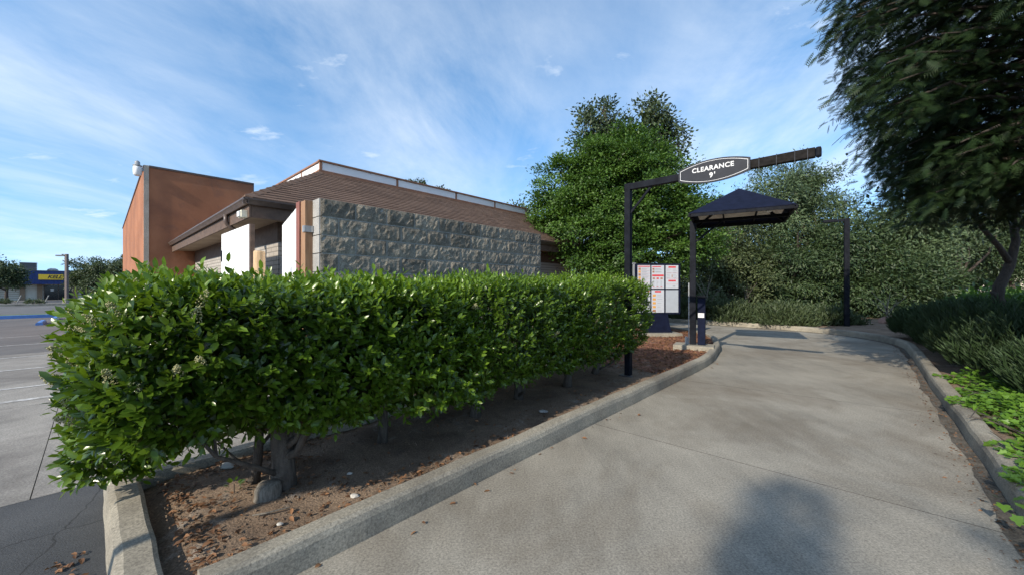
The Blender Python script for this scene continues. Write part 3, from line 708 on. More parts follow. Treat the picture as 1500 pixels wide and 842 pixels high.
# ================================================================== DRIVE-THROUGH FURNITURE
def text_mesh(s, size, bold=0.0, shear=0.0, space=1.0):
    cu = bpy.data.curves.new('lettering', 'FONT'); cu.body = s; cu.size = size; cu.align_x = 'CENTER'; cu.align_y = 'CENTER'
    cu.offset = bold; cu.shear = shear; cu.space_character = space; cu.extrude = .0; cu.resolution_u = 3
    to = bpy.data.objects.new('lettering_src', cu); col.objects.link(to)
    dg = bpy.context.evaluated_depsgraph_get(); me = bpy.data.meshes.new_from_object(to.evaluated_get(dg))
    bpy.data.objects.remove(to); return me
def place_text(name, s, size, origin, ex, ey, mat, parent, bold=0, shear=0, space=1.0, sx=1.0):
    me = text_mesh(s, size, bold, shear, space); n = len(me.vertices); co = np.empty(n * 3, np.float32); me.vertices.foreach_get('co', co); co = co.reshape(-1, 3)
    o3, ex, ey = np.array(origin), np.array(ex), np.array(ey)
    w = o3 + co[:, :1] * sx * ex + co[:, 1:2] * ey; me.vertices.foreach_set('co', w.astype(np.float32).ravel()); me.materials.clear()
    return link_mesh(name, me, mat, parent)

# clearance bar: post on the island, arm out over the drive (towards -v)
PX, PY = 1.81, 5.95; NU = Vector((UX, UY, 0)); NV = Vector((-VX, -VY, 0)); UP = Vector((0, 0, 1))
cb_ = empty('clearance_bar', (PX, PY, .08), 'black square-tube clearance post with long arm over the drive', 'clearance bar')
o0 = Vector((PX, PY, 0))
MB().fbox(o0 - NU * .045 - NV * .045 + UP * .09, NU * .09, NV * .09, UP * 2.965).build('post', 'black_paint', cb_, bevel=.004)
MB().fbox(o0 - NU * .11 - NV * .11 + UP * .085, NU * .22, NV * .22, UP * .012).build('base_plate', 'dark_grey', cb_)
MB().fbox(o0 - NU * .043 + NV * .047 + UP * 2.955, NU * .086, NV * .96, UP * .095).build('arm', 'black_paint', cb_, bevel=.004)
rot = Vector((0, 0, -.012))
MB().fbox(o0 - NU * .04 + NV * 1.007 + UP * 2.945, NU * .08, NV * 1.28, UP * .11).build('arm', 'weathered_bar', cb_, bevel=.006)
MB().fbox(o0 - NU * .042 + NV * 2.288 + UP * 2.943, NU * .084, NV * .055, UP * .114).build('end_cap', 'black_paint', cb_, bevel=.02)
MB().bar(o0 + NV * .04 + UP * 2.60, o0 + NV * .37 + UP * 2.96, .03, .03).build('brace', 'black_paint', cb_)
for s_, dz in ((1.74, .02), (1.92, .03), (2.10, .02), (2.22, .01)):   # wire ties with hanging ends
    c0 = o0 + NV * s_; r = .062
    pts = [c0 - NU * .046 + UP * 3.06, c0 - NU * .047 + UP * 2.94, c0 + UP * 2.935, c0 + NU * .046 + UP * 2.94, c0 + NU * .046 + UP * 3.06, c0 + UP * 3.062, c0 - NU * .046 + UP * 3.06, c0 - NU * .05 + UP * 2.93, c0 - NU * .055 + NV * .02 + UP * (2.90 - dz)]
    MB().tube(pts, .0026, 5).build('wire_tie', 'dark_grey', cb_)
# sign on the arm
sg = empty('clearance_sign', tuple(o0 + NV * 1.21 - NU * .07 + UP * 2.84), 'grey lens-shaped sign reading CLEARANCE 9\' on the black arm', 'sign')
def lens(hw, he, hm, n=12, sh=0):
    t = np.linspace(-1, 1, n); up = [(hw * k, he + (hm - he) * (1 - k * k)) for k in t]; return up + [(a, -b) for a, b in up[::-1]]
sc0 = o0 + NV * 1.216 + UP * 3.0
L0 = lens(.435, .08, .155); mbp = MB().prism([sc0 - NU * .045 + NV * a + UP * b for a, b in L0], -NU * .022); mbp.build('plate', 'sign_grey', sg)
L1, L2 = lens(.412, .061, .136), lens(.406, .056, .131); n = len(L1)
pp = sc0 - NU * .0695
MB().add([pp + NV * a + UP * b for a, b in L1] + [pp + NV * a + UP * b for a, b in L2], [(i, (i + 1) % n, n + (i + 1) % n, n + i) for i in range(n)]).build('border_line', 'white_print', sg)
place_text('lettering', 'CLEARANCE', .086, pp + UP * .036 - NU * .001, NV, UP, 'white_print', sg, bold=.0022, space=1.08, sx=1.0)
place_text('lettering', "9'", .092, pp - UP * .062 - NU * .001, NV, UP, 'white_print', sg, bold=.0025, space=1.25)

# order canopy
A30 = math.radians(-30); e1 = Vector((math.cos(A30), math.sin(A30), 0)); e2 = Vector((-math.sin(A30), math.cos(A30), 0))
lm = Vector((4.0, 8.45, 0)); CW, CD, CZ = 1.75, 1.80, 2.86
cano = empty('order_canopy', (lm.x, lm.y, .2), 'navy pyramid order canopy on a black post over the drive', 'canopy')
nl, fl_, nr, fr = lm - e2 * CD / 2, lm + e2 * CD / 2, lm - e2 * CD / 2 + e1 * CW, lm + e2 * CD / 2 + e1 * CW
ap = lm + e1 * CW / 2 + UP * 3.52
c4 = [nl, nr, fr, fl_]
MB().add([p + UP * (CZ + .075) for p in c4] + [ap, *[p + UP * (CZ + .055) for p in c4], ap - UP * .03], [(0, 1, 4), (1, 2, 4), (2, 3, 4), (3, 0, 4), (6, 5, 9), (7, 6, 9), (8, 7, 9), (5, 8, 9), (0, 5, 6, 1), (1, 6, 7, 2), (2, 7, 8, 3), (3, 8, 5, 0)]).build('roof', 'navy_canopy', cano)
ctr = lm + e1 * CW / 2
for p, q in zip(c4, c4[1:] + c4[:1]):
    d = (q - p).normalized(); inn = (ctr - (p + q) / 2).normalized()
    MB().fbox(p + UP * CZ + d * .031, (q - p) - d * .062, inn * .03, UP * .07).build('edge_beam', 'black_paint', cano)
for p in c4:
    inn = (ctr - p).normalized(); MB().bar(p + inn * .04 + UP * (CZ + .035), ap - UP * .07, .035, .035).build('hip_rafter', 'black_paint', cano)
    MB().fbox(p + inn * .0 + UP * CZ - e1 * .015 - e2 * .015, e1 * .03, e2 * .03, UP * .065).build('corner_block', 'black_paint', cano)
ins = [p + (ctr - p) * .05 + UP * (CZ + .085) for p in c4]
MB().add([p for p in ins] + [ap - UP * .045], [(1, 0, 4), (2, 1, 4), (3, 2, 4), (0, 3, 4)]).build('lining', 'canopy_lining', cano)
MB().fbox(lm + e1 * .03 - e2 * .025 + UP * (CZ + .0), e1 * (CW - .06), e2 * .05, UP * .06).build('cross_beam', 'black_paint', cano)
for f_ in (.33, .66): MB().fbox(lm + e1 * CW * f_ - e2 * (CD / 2 - .03) + UP * (CZ + .063), e1 * .03, e2 * (CD - .06), UP * .03).build('purlin', 'black_paint', cano)
MB().lathe(lm + e1 * CW * .78 - e2 * CD * .25 + UP * (CZ + .05), [(.02, -.02), (.06, 0), (.065, .03), (.05, .045)], 14).build('down_light', 'white_panel', cano)
MB().fbox(lm - e1 * .06 - e2 * .06 + UP * .20, e1 * .12, e2 * .12, UP * (CZ + .05 - .2)).build('post', 'black_paint', cano, bevel=.006)
MB().bar(lm + e1 * .05 + UP * 2.45, lm + e1 * .55 + UP * CZ, .04, .04).build('brace', 'black_paint', cano)
MB().tube([lm - e1 * .08 - e2 * .03 + UP * .2, lm - e1 * .08 - e2 * .03 + UP * 1.55], .014, 8).build('conduit', 'galvanised', cano)
pd = MB().fbox(lm - e1 * .38 - e2 * .26, e1 * .80, e2 * .52, UP * .20).build('canopy_footing', 'concrete_kerb', bevel=.015)
tag(pd, 'low concrete footing block under the canopy post', 'footing')
MB().fbox(lm - e1 * .16 - e2 * .04 + UP * .2, e1 * .06, e2 * .08, UP * .16).build('conduit_box', 'galvanised', cano)
# speaker pedestal
sp0 = lm + e1 * .16 + e2 * .02
spk = empty('speaker_post', (sp0.x, sp0.y, .2), 'dark order speaker pedestal with white label beside the canopy post', 'speaker post')
MB().fbox(sp0 - e1 * .065 - e2 * .08 + UP * .201, e1 * .15, e2 * .16, UP * 1.02).build('body', 'navy_canopy', spk, bevel=.008)
MB().prism([sp0 - e1 * .085 - e2 * .10 + UP * 1.222, sp0 + e1 * .105 - e2 * .10 + UP * 1.222, sp0 + e1 * .09 - e2 * .10 + UP * 1.27, sp0 - e1 * .07 - e2 * .10 + UP * 1.27], e2 * .2).build('cap', 'black_paint', spk)
MB().fbox(sp0 - e1 * .055 - e2 * .086 + UP * .80, e1 * .12, e2 * .005, UP * .10).build('label_plate', 'white_print', spk)
for k in range(3): MB().fbox(sp0 - e1 * .04 - e2 * .0885 + UP * (.825 + k * .022), e1 * (.07 + .015 * (k % 2)), e2 * .002, UP * .006).build('print_line', 'print_grey', spk)

# menu board
MA = math.radians(-6); m1 = Vector((math.cos(MA), math.sin(MA) * -1 * -1, 0)); m1 = Vector((math.cos(math.radians(3)), math.sin(math.radians(3)), 0)); m2 = Vector((-m1.y, m1.x, 0))
mc = Vector((4.13, 10.8, 0))
mn = empty('menu_board', (mc.x, mc.y, .2), 'navy menu board of six lit-white panels on a flared pedestal', 'menu board')
BW, Z0, Z1 = 1.30, .70, 2.12
fx0 = mc - m1 * BW / 2
MB().fbox(fx0 + m2 * .012 + UP * Z0, m1 * BW, m2 * .16, UP * (Z1 - Z0)).build('cabinet', 'navy_canopy', mn, bevel=.008)
MB().fbox(fx0 - m1 * .06 + m2 * .03 + UP * (Z0 + .2), m1 * .045, m2 * .05, UP * (Z1 - Z0 - .17)).fbox(fx0 - m1 * .10 + m2 * .03 + UP * (Z1 - .02), m1 * .12, m2 * .05, UP * .04).build('hinge_rail', 'galvanised', mn)
cols_ = [(.06, .42), (.46, .82), (.87, 1.23)]; rows_ = [(Z0 + .05, Z0 + .68), (Z0 + .72, Z1 - .05)]
for ci, (a, b) in enumerate(cols_):
    for ri, (z0, z1) in enumerate(rows_):
        pm = 'blank_panel' if (ci == 2 and ri == 0) else 'menu_panel'
        pn = MB().fbox(fx0 + m1 * a + UP * z0 - m2 * .004, m1 * (b - a), m2 * .015, UP * (z1 - z0)).build('menu_panel', pm, mn)
        if pm == 'blank_panel': continue
        w, h = b - a, z1 - z0
        def q(mb, x0, x1, y0, y1, dz=.0025): 
            o = fx0 + m1 * (a + x0 * w) + UP * (z0 + y0 * h) - m2 * (.004 + dz)
            mb.add([o, o + m1 * (x1 - x0) * w, o + m1 * (x1 - x0) * w + UP * (y1 - y0) * h, o + UP * (y1 - y0) * h], [(0, 1, 2, 3)])
        red, gr, og, br = MB(), MB(), MB(), MB()
        if ri == 1 and ci == 0:
            q(red, .03, .97, .93, .97)
            for k in range(7):
                y = .84 - k * .125
                if k < 5: q(og if k % 2 else br, .05, .24, y - .04, y + .05)
                for t in range(3): q(gr, .3, .62 + .3 * random.random(), y - .03 + t * .03, y - .018 + t * .03)
                q(red, .05, .97, y - .062, y - .058)
        elif ri == 1 and ci == 1:
            q(red, .05, .75, .92, .96); q(red, .04, .96, .52, .60)
            for k in range(2):
                q(br, .06, .22, .68 + k * .12, .76 + k * .12)
                for t in range(2): q(gr, .28, .7 + .2 * random.random(), .69 + k * .12 + t * .03, .70 + k * .12 + t * .03 + .008)
            for k in range(3): q(br if k != 1 else red, .08 + k * .31, .26 + k * .31, .40, .47)
            for r in range(6):
                for k in range(3): q(gr, .08 + k * .31, .14 + k * .31 + .1 * random.random(), .33 - r * .05, .345 - r * .05)
            for k in range(3): q(red, .08 + k * .31, .22 + k * .31, .05, .07)
        elif ri == 1 and ci == 2:
            q(red, .2, .8, .89, .96); q(red, .2, .8, .30, .37)
            for r in range(6):
                q(gr, .05, .3 + .15 * random.random(), .82 - r * .075, .835 - r * .075); q(gr, .55, .8 + .15 * random.random(), .82 - r * .075, .835 - r * .075)
            for y in (.66, .43, .18): q(red, .04, .96, y, y + .006)
            q(br, .47, .53, .48, .60); q(gr, .55, .75, .08, .12)
        elif ri == 0 and ci == 1:
            q(red, .25, .75, .90, .97)
            for k in range(5):
                y = .76 - k * .17; q(og if k < 4 else br, .08, .33, y - .05, y + .05); q(gr, .45, .65 + .2 * random.random(), y - .01, y + .008); q(gr, .4, .95, y - .082, y - .078)
        else:
            q(red, .04, .96, .92, .97)
            for r in range(11): q(gr, .1 + .2 * random.random(), .6 + .35 * random.random(), .85 - r * .075, .862 - r * .075)
        for mb, mt in ((red, 'print_red'), (gr, 'print_grey'), (og, 'print_orange'), (br, 'print_brown')):
            if mb.v: mb.build('menu_print', mt, pn)
pz = .18
pb = [mc + m1 * (x_) + UP * z for x_, z in ((-.34, pz), (.40, pz), (.33, .40), (.28, Z0), (-.24, Z0), (-.30, .40))]
MB().prism([p + m2 * .0 for p in pb], m2 * .18).build('pedestal', 'navy_canopy', mn)
o = MB().fbox(mc - m1 * .62 - m2 * .22, m1 * 1.22, m2 * .6, UP * .18).build('menu_footing', 'concrete_kerb', bevel=.012); tag(o, 'low concrete footing slab under the menu board', 'footing')

# lane light pole beyond the outer kerb
lp = Vector((11.25, 12.85, .1))
e = empty('lane_light', tuple(lp), 'black square light pole with short arm beyond the drive bend', 'light pole')
MB().fbox(lp - e1 * .07 - e2 * .07, e1 * .14, e2 * .14, UP * 3.66).build('pole', 'black_paint', e, bevel=.006)
MB().fbox(lp - e1 * .62 - e2 * .05 + UP * 3.56, e1 * .549, e2 * .10, UP * .09).build('lamp_arm', 'black_paint', e, bevel=.01)
MB().fbox(lp - e1 * .16 - e2 * .16 + UP * -.02, e1 * .32, e2 * .32, UP * .04).build('base_plate', 'dark_grey', e)

# ================================================================== HEDGE
camp = np.array([0, 0, 1.45])
def pbox(n, half, p=6.0):
    area = np.array([half[1] * half[2], half[1] * half[2], half[0] * half[2], half[0] * half[2], half[0] * half[1], half[0] * half[1] * .35])
    f = rng.choice(6, n, p=area / area.sum()); q = rng.uniform(-1, 1, (n, 3)); ax = f // 2; sg_ = np.where(f % 2 == 0, -1.0, 1.0)
    sg_ = np.where(ax == 2, -sg_, sg_)
    q[np.arange(n), ax] = sg_
    r = (np.abs(q)**p).sum(1)**(1 / p); q /= r[:, None]
    nn = np.sign(q) * np.abs(q)**(p - 1) / half; return q, unit(nn)
LEAVES = [bpy.data.meshes.new('leaf') for _ in range(6)]
for k, me in enumerate(LEAVES):
    V = LEAF8_V.copy(); V[:, 1] *= .9 + .08 * k; V[:, 2] *= .6 + .35 * k
    me.from_pydata([tuple(v) for v in V], [], [tuple(f) for f in LEAF8_F.tolist()]); me.update(); me.materials.append(MATS['hedge_leaf'])
    a = me.attributes.new('var', 'FLOAT', 'POINT'); a.data.foreach_set('value', np.full(len(V), .2 + .14 * k, np.float32))
def hedge_shrub(uc, vc, hu, hv, z0, z1, nshoot, ninner, leafL, seed, label, stems, nparts, nflower, end_taper, extra=()):
    c = np.array([uc, vc, (z0 + z1) / 2]); half = np.array([hu, hv, (z1 - z0) / 2])
    bx = W(uc, vc, .09)
    h = empty('hedge_shrub', bx, label, 'hedge', 'clipped hedge shrubs in the island')
    def shape(q, nrm):
        P = q * half
        # undercut: narrower towards the bottom
        t = np.clip((-q[:, 2] - .05) / .95, 0, 1)
        P[:, 1] *= 1 - .30 * t**1.5; P[:, 0] *= 1 - end_taper * t**1.5
        k = 1 + .07 * vnoise(q * half * 1.6, 1.5, seed) + .065 * vnoise(q * half, 4.6, seed + 1)
        P[:, :2] *= k[:, None]; P[:, 2] *= 1 + .035 * vnoise(q * half, 3.0, seed + 2)
        # ragged lower hem
        P[:, 2] += np.where(q[:, 2] < -.5, .12 * vnoise(q * half, 2.4, seed + 3), 0)
        return Wn(P + c), unit(Wn(nrm))
    q, nn = pbox(nshoot, half); P, N = shape(q, nn)
    for (eu, ev, ez, eh, n_e) in extra:      # hanging side lobes
        qe, ne = pbox(n_e, np.array(eh), 3.0); P = np.vstack([P, Wn(qe * np.array(eh) * (1 + .15 * vnoise(qe, 2.5, seed + 9))[:, None] + np.array([eu, ev, ez]))]); N = np.vstack([N, unit(Wn(ne))])
    nshoot = len(P)
    ax = unit(N * .8 + np.array([0, 0, .55]) + rng.normal(0, .28, (nshoot, 3)))
    topk = np.clip(N[:, 2], 0, 1)
    P = P - ax * (.09 * rng.random(nshoot)**.7 - .005)[:, None]
    K = 8; slen = .07 + .05 * rng.random(nshoot) + (.045 + .03 * topk) * rng.random(nshoot)**2.5
    pos, d, nrm, var, sc = [], [], [], [], []
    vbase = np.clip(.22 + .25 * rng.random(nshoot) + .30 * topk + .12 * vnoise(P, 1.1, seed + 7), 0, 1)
    side = unit(np.cross(ax, rsphere(nshoot))); bi = np.cross(ax, side)
    for i in range(K):
        ph = i * 2.4 + .3 * rng.normal(size=nshoot); rad = side * np.cos(ph)[:, None] + bi * np.sin(ph)[:, None]
        f = i / (K - 1); spread = 1.15 - .75 * f
        pos.append(P + ax * (slen * (f * 1.0))[:, None]); dd = unit(ax * (1 - .35 * spread) + rad * spread + rng.normal(0, .16, (nshoot, 3))); d.append(dd)
        nrm.append(ax * 1.0 - rad * .35 + np.array([0, 0, .35]) + rng.normal(0, .22, (nshoot, 3)))
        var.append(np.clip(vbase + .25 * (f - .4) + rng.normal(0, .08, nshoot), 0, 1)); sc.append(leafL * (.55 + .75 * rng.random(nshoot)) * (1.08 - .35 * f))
    pos, d, nrm, var, sc = map(np.concatenate, (pos, d, nrm, var, sc))
    # loose inner leaves
    qi, ni = pbox(ninner, half); Pi, Ni = shape(qi * (0.55 + .40 * rng.random((ninner, 1))), ni)
    pos = np.vstack([pos, Pi]); d = np.vstack([d, unit(Ni * .5 + rsphere(ninner))]); nrm = np.vstack([nrm, Ni + rsphere(ninner) * .6 + [0, 0, .4]])
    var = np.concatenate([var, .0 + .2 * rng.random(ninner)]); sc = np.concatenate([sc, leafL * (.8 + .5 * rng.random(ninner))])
    R = frames(d, nrm)
    isout = np.arange(len(pos)) < nshoot * K
    keep = np.ones(len(pos), bool)
    if nparts:   # the leaves that show largest are objects of their own
        tocam = camp - pos; dist = np.linalg.norm(tocam, axis=1); tc_ = tocam / dist[:, None]
        facing = np.abs((R[:, :, 2] * tc_).sum(1)); outw = np.repeat(0, len(pos)).astype(float)
        Nrep = np.vstack([np.tile(N, (K, 1)), Ni]); outw = (Nrep * tc_).sum(1)
        size = sc / dist * facing; size[~isout] = 0; size[outw < .25] = 0
        size[pos[:, 1] < .2] = 0; size[np.abs(pos[:, 0] / np.maximum(pos[:, 1], .1)) > 1.32] = 0
        pick = np.argsort(-size)[:nparts * 2]; pick = rng.choice(pick, nparts, replace=False); keep[pick] = False
        hv_ = ORG[h]
        for i in pick:
            o = bpy.data.objects.new('leaf', LEAVES[int(np.clip((var[i] - .13) / .14, 0, 5))]); col.objects.link(o); o.parent = h
            M_ = Matrix([[*(R[i, r] * sc[i]), pos[i, r] - hv_[r]] for r in range(3)] + [[0, 0, 0, 1]]); o.matrix_basis = M_
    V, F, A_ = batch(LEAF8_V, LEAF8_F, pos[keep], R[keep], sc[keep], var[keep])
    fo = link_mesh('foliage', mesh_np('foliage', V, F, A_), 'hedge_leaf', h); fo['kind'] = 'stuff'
    # woody stems and inner branches
    for (su, sv, rad, n_b, stump) in stems:
        b0 = Vector(W(su, sv, .06)); tw = Vector(W(*rng.normal(0, .05, 2), 0)); tp = Vector(W(su, sv, z0 + .15)) + tw
        tr = MB().tube([b0, b0.lerp(tp, .3) + Vector((.012, 0, 0)), b0.lerp(tp, .65), tp], [rad * 1.45, rad * 1.05, rad * .95, rad * .8], 9).build('trunk', 'bark', h, smooth=True)
        br = MB()
        for k in range(n_b):
            a = rng.uniform(0, 6.28); s0 = b0.lerp(tp, rng.uniform(.12, .95)); ln = rng.uniform(.35, .85)
            dr = Vector((math.cos(a) * .9, math.sin(a) * .9, rng.uniform(.35, 1.1))).normalized()
            p1 = s0 + dr * ln * .35 + Vector(rng.normal(0, .03, 3)); p2 = p1 + (dr + Vector((0, 0, .35))).normalized() * ln * .4 + Vector(rng.normal(0, .04, 3)); p3 = p2 + (dr + Vector((0, 0, .6))).normalized() * ln * .4
            for pnt in (p1, p2, p3):   # stay inside the crown
                uu_, vv2 = toUV(pnt.x, pnt.y); uu_ = min(max(uu_, uc - hu * .8), uc + hu * .8); vv2 = min(max(vv2, vc - hv * .72), vc + hv * .72); w_ = W(uu_, vv2, min(pnt.z, z1 - .15)); pnt.x, pnt.y, pnt.z = w_
            r0 = rad * rng.uniform(.28, .6)
            br.tube([s0, p1, p2, p3], [r0, r0 * .75, r0 * .5, r0 * .25], 6)
            p4 = p2 + Vector(rng.normal(0, .12, 3)) + Vector((0, 0, .12)); br.tube([p2, p4], [r0 * .45, r0 * .2], 5)
        br.build('branches', 'bark', h, smooth=True)['kind'] = 'stuff'
        if stump:
            sp = Vector(W(su - .10, sv - .07, .06))
            sm_ = MB().lathe(sp, [(.086, 0), (.080, .03), (.077, .07), (.074, .10), (.068, .125), (.054, .137), (.025, .142)], 18); nz_ = vnoise(np.array([list(q_) for q_ in sm_.v]), 14, 5); sm_.v = [(sp.x + (q_[0] - sp.x) * (1 + .14 * k_), sp.y + (q_[1] - sp.y) * (1 + .14 * k_), q_[2] + .01 * k_) for q_, k_ in zip(sm_.v, nz_)]; sm_.build('cut_stump', 'cut_stump', h, smooth=True)
    # cream flower clusters
    qf, nf = pbox(nflower * 6, half); Pf, Nf = shape(qf, nf)
    okf = ((Nf * unit(camp - Pf)).sum(1) > -.1) & (qf[:, 2] > -.7); Pf, Nf = Pf[okf], Nf[okf]
    if nparts > 200: o_ = np.argsort(toUV(Pf[:, 0], Pf[:, 1])[0] + rng.normal(0, .35, len(Pf))); Pf, Nf = Pf[o_], Nf[o_]
    Pf, Nf = Pf[:nflower], Nf[:nflower]
    OV = np.array([(1, 0, 0), (-1, 0, 0), (0, 1, 0), (0, -1, 0), (0, 0, 1), (0, 0, -1)]); OF = np.array([(0, 2, 4), (2, 1, 4), (1, 3, 4), (3, 0, 4), (2, 0, 5), (1, 2, 5), (3, 1, 5), (0, 3, 5)])
    for p_, n_ in zip(Pf, Nf):
        ax_ = unit((n_ * .8 + np.array([0, 0, .5]) + rng.normal(0, .2, 3))[None])[0]; nb_ = 70
        tt = rng.random(nb_)**.8; ang = rsphere(nb_); spread = .034 * (1 - tt * .75)
        pp_ = p_ + ax_ * (.01 + .11 * tt[:, None]) + ang * spread[:, None]
        Vf, Ff, Af = batch(OV, OF, pp_, np.tile(np.eye(3), (nb_, 1, 1)), .0032 + .003 * rng.random(nb_), rng.random(nb_))
        link_mesh('flower_cluster', mesh_np('flower_cluster', Vf, Ff, Af), 'flower', h)['kind'] = 'stuff'
    return h
hedge_shrub(1.08, 3.08, 1.12, .68, .58, 1.42, 3800, 11000, .070, 21, 'broad glossy green hedge shrub overhanging the end kerb with cream flower clusters', [(.86, 2.90, .066, 14, True), (1.0, 3.35, .045, 9, False), (.75, 3.15, .028, 6, False), (1.7, 3.1, .035, 6, False)], 300, 30, .10, extra=[(.10, 3.52, .50, (.18, .24, .24), 260), (.25, 3.10, .74, (.25, .38, .18), 220), (1.9, 2.55, .78, (.45, .16, .32), 260), (1.75, 3.40, .52, (.55, .22, .22), 300), (2.3, 3.3, .5, (.35, .25, .22), 200)])
hedge_shrub(3.06, 3.06, .95, .66, .44, 1.47, 3000, 6500, .060, 43, 'hedge shrub with shaded drive side before the middle of the block wall', [(2.7, 3.0, .05, 7, False), (3.5, 3.1, .045, 7, False)], 0, 4, .04)
hedge_shrub(4.86, 3.02, .95, .64, .48, 1.52, 2800, 6000, .056, 65, 'hedge shrub grown round the foot of the black clearance post', [(4.4, 3.0, .05, 7, False), (5.3, 3.1, .045, 7, False)], 0, 6, .06)

# ================================================================== TREES
def tree(name, base, trunk_h, trunk_r, lobes, nclump, per, leafL, lm_, bark, label, cat='tree', group=None, clump_r=.35, lean=(0, 0), tv=LEAF2_V, tf=LEAF2_F, droop=.0, seed=0, flat=.65, core=.45, stuffname='crown'):
    r = np.random.default_rng(seed + 100); base = np.array(base, float)
    t = empty(name, tuple(base), label, cat, group)
    top = base + np.array([lean[0], lean[1], trunk_h])
    mid = base * .5 + top * .5 + np.array([r.normal(0, .06), r.normal(0, .06), 0]) * trunk_h * .3
    tr = MB().tube([base - [0, 0, .08], base + (mid - base) * .15, mid, top], [trunk_r * 1.5, trunk_r * 1.1, trunk_r * .9, trunk_r * .7], 9)
    wts = np.array([l[3] * l[4] * l[5] for l in lobes])**.75; cnt = np.maximum(3, (wts / wts.sum() * nclump).astype(int))
    C, Nn = [], []
    for l, n in zip(lobes, cnt):
        c = np.array(l[:3]); h = np.array(l[3:6]); d = rsphere(n); rad = core + (1 - core) * r.random(n)**.6
        rad *= 1 + .26 * vnoise(d, 2.2, seed + int(abs(l[0]) * 10))
        p = c + d * h * rad[:, None]; C.append(p); Nn.append(d)
        # limb to the lobe and boughs inside it
        p0 = top - np.array([0, 0, trunk_h * .25 * r.random()]); p3 = c + r.normal(0, .15, 3) * h; pm = (p0 + p3) / 2 + r.normal(0, .08, 3) * np.linalg.norm(p3 - p0) - [0, 0, .1]
        rr = trunk_r * (.55 if len(lobes) > 1 else .7); tr.tube([p0, pm, p3], [rr, rr * .7, rr * .4], 6)
        for k in range(min(9, n)):
            e_ = p[k]; tr.tube([p3 * .7 + pm * .3 if k % 2 else p3, (p3 + e_) / 2 + r.normal(0, .1, 3), e_], [rr * .35, rr * .22, rr * .07], 5)
    tr.build('trunk', bark, t, smooth=True)
    C, Nn = np.vstack(C), np.vstack(Nn); n = len(C)
    csz = clump_r * (.65 + .7 * r.random(n))
    g = r.normal(0, .5, (n, per, 3)); g[:, :, 2] *= flat
    pos = (C[:, None] + g * csz[:, None, None]).reshape(-1, 3)
    out = np.repeat(Nn, per, 0)
    gl = unit(g.reshape(-1, 3))
    d = unit(gl * .8 + out * .3 + r.normal(0, .5, (n * per, 3)) + np.array([0, 0, -droop])); nr_ = np.array([0, 0, .7]) + out * .8 + gl * .5 + r.normal(0, .35, (n * per, 3))
    cv = np.repeat(np.clip(.45 + .22 * r.normal(size=n), 0, 1), per); var = np.clip(cv + r.normal(0, .15, n * per), 0, 1)
    V, F, A_ = batch(tv, tf, pos, frames(d, nr_), leafL * (.65 + .7 * r.random(n * per)), var)
    o = link_mesh(stuffname, mesh_np(stuffname, V, F, A_), lm_, t); return t
# bright green tree by the menu board
b = (3.6, 13.3, .1)
def PL(px, py, Y, r_px, ry=None, dY=0, flatz=1.0):   # lobe from a bearing and a depth
    k = Y / 560.0; return ((px - 750) * k, Y + dY, 1.45 + (421 - py) * k, r_px * k, (ry or r_px * .9) * k, r_px * k * flatz)
Y = 13.2
lob = [PL(900, 300, Y, 78), PL(833, 282, Y, 50), PL(812, 320, Y, 32), PL(960, 290, Y, 52), PL(925, 245, Y, 48), PL(872, 252, Y, 44), PL(975, 240, Y, 26), PL(1005, 318, Y, 44), PL(1020, 360, Y, 32), PL(845, 345, Y, 45, dY=-.4), PL(905, 365, Y, 44, dY=-.6), PL(965, 360, Y, 42, dY=-.5), PL(870, 385, Y, 26, dY=-.5)]
tree('broadleaf_tree', b, 1.7, .16, lob, 680, 225, .095, 'tree_leaf', 'dark_bark', 'dense bright green tree standing behind the menu board', clump_r=.40, seed=1, flat=.42, core=.55)
Y = 25.0
lob = [PL(878, 185, Y, 30), PL(862, 205, Y, 24), PL(905, 200, Y, 26), PL(957, 172, Y, 28), PL(975, 190, Y, 26), PL(945, 205, Y, 28), PL(985, 215, Y, 18), PL(915, 250, Y, 60), PL(860, 165, Y, 12), PL(885, 158, Y, 14), PL(950, 155, Y, 14)]
tree('oak_tree', (7.3, Y, 0), 6.0, .3, lob, 300, 50, .24, 'oak_leaf', 'dark_bark', 'tall grey green tree rising in two crowns above the bright green tree', clump_r=.62, seed=2, core=.3)
Y = 30.0
tree('far_oak', (-.5, Y, 0), 4, .3, [PL(770, 330, Y, 34), PL(745, 345, Y, 22), PL(790, 355, Y, 26)], 90, 45, .28, 'willow_leaf', 'dark_bark', 'pale green tree seen behind the end of the shingled roof', clump_r=.7, seed=3)
tree('slender_tree', (-12.0, 46, 0), 9, .2, [PL(604, 272, 46, 8), PL(617, 270, 46, 6), PL(645, 280, 46, 6)], 40, 26, .3, 'oak_leaf', 'dark_bark', 'thin treetop showing above the white parapet band', clump_r=.5, seed=31, core=.1)
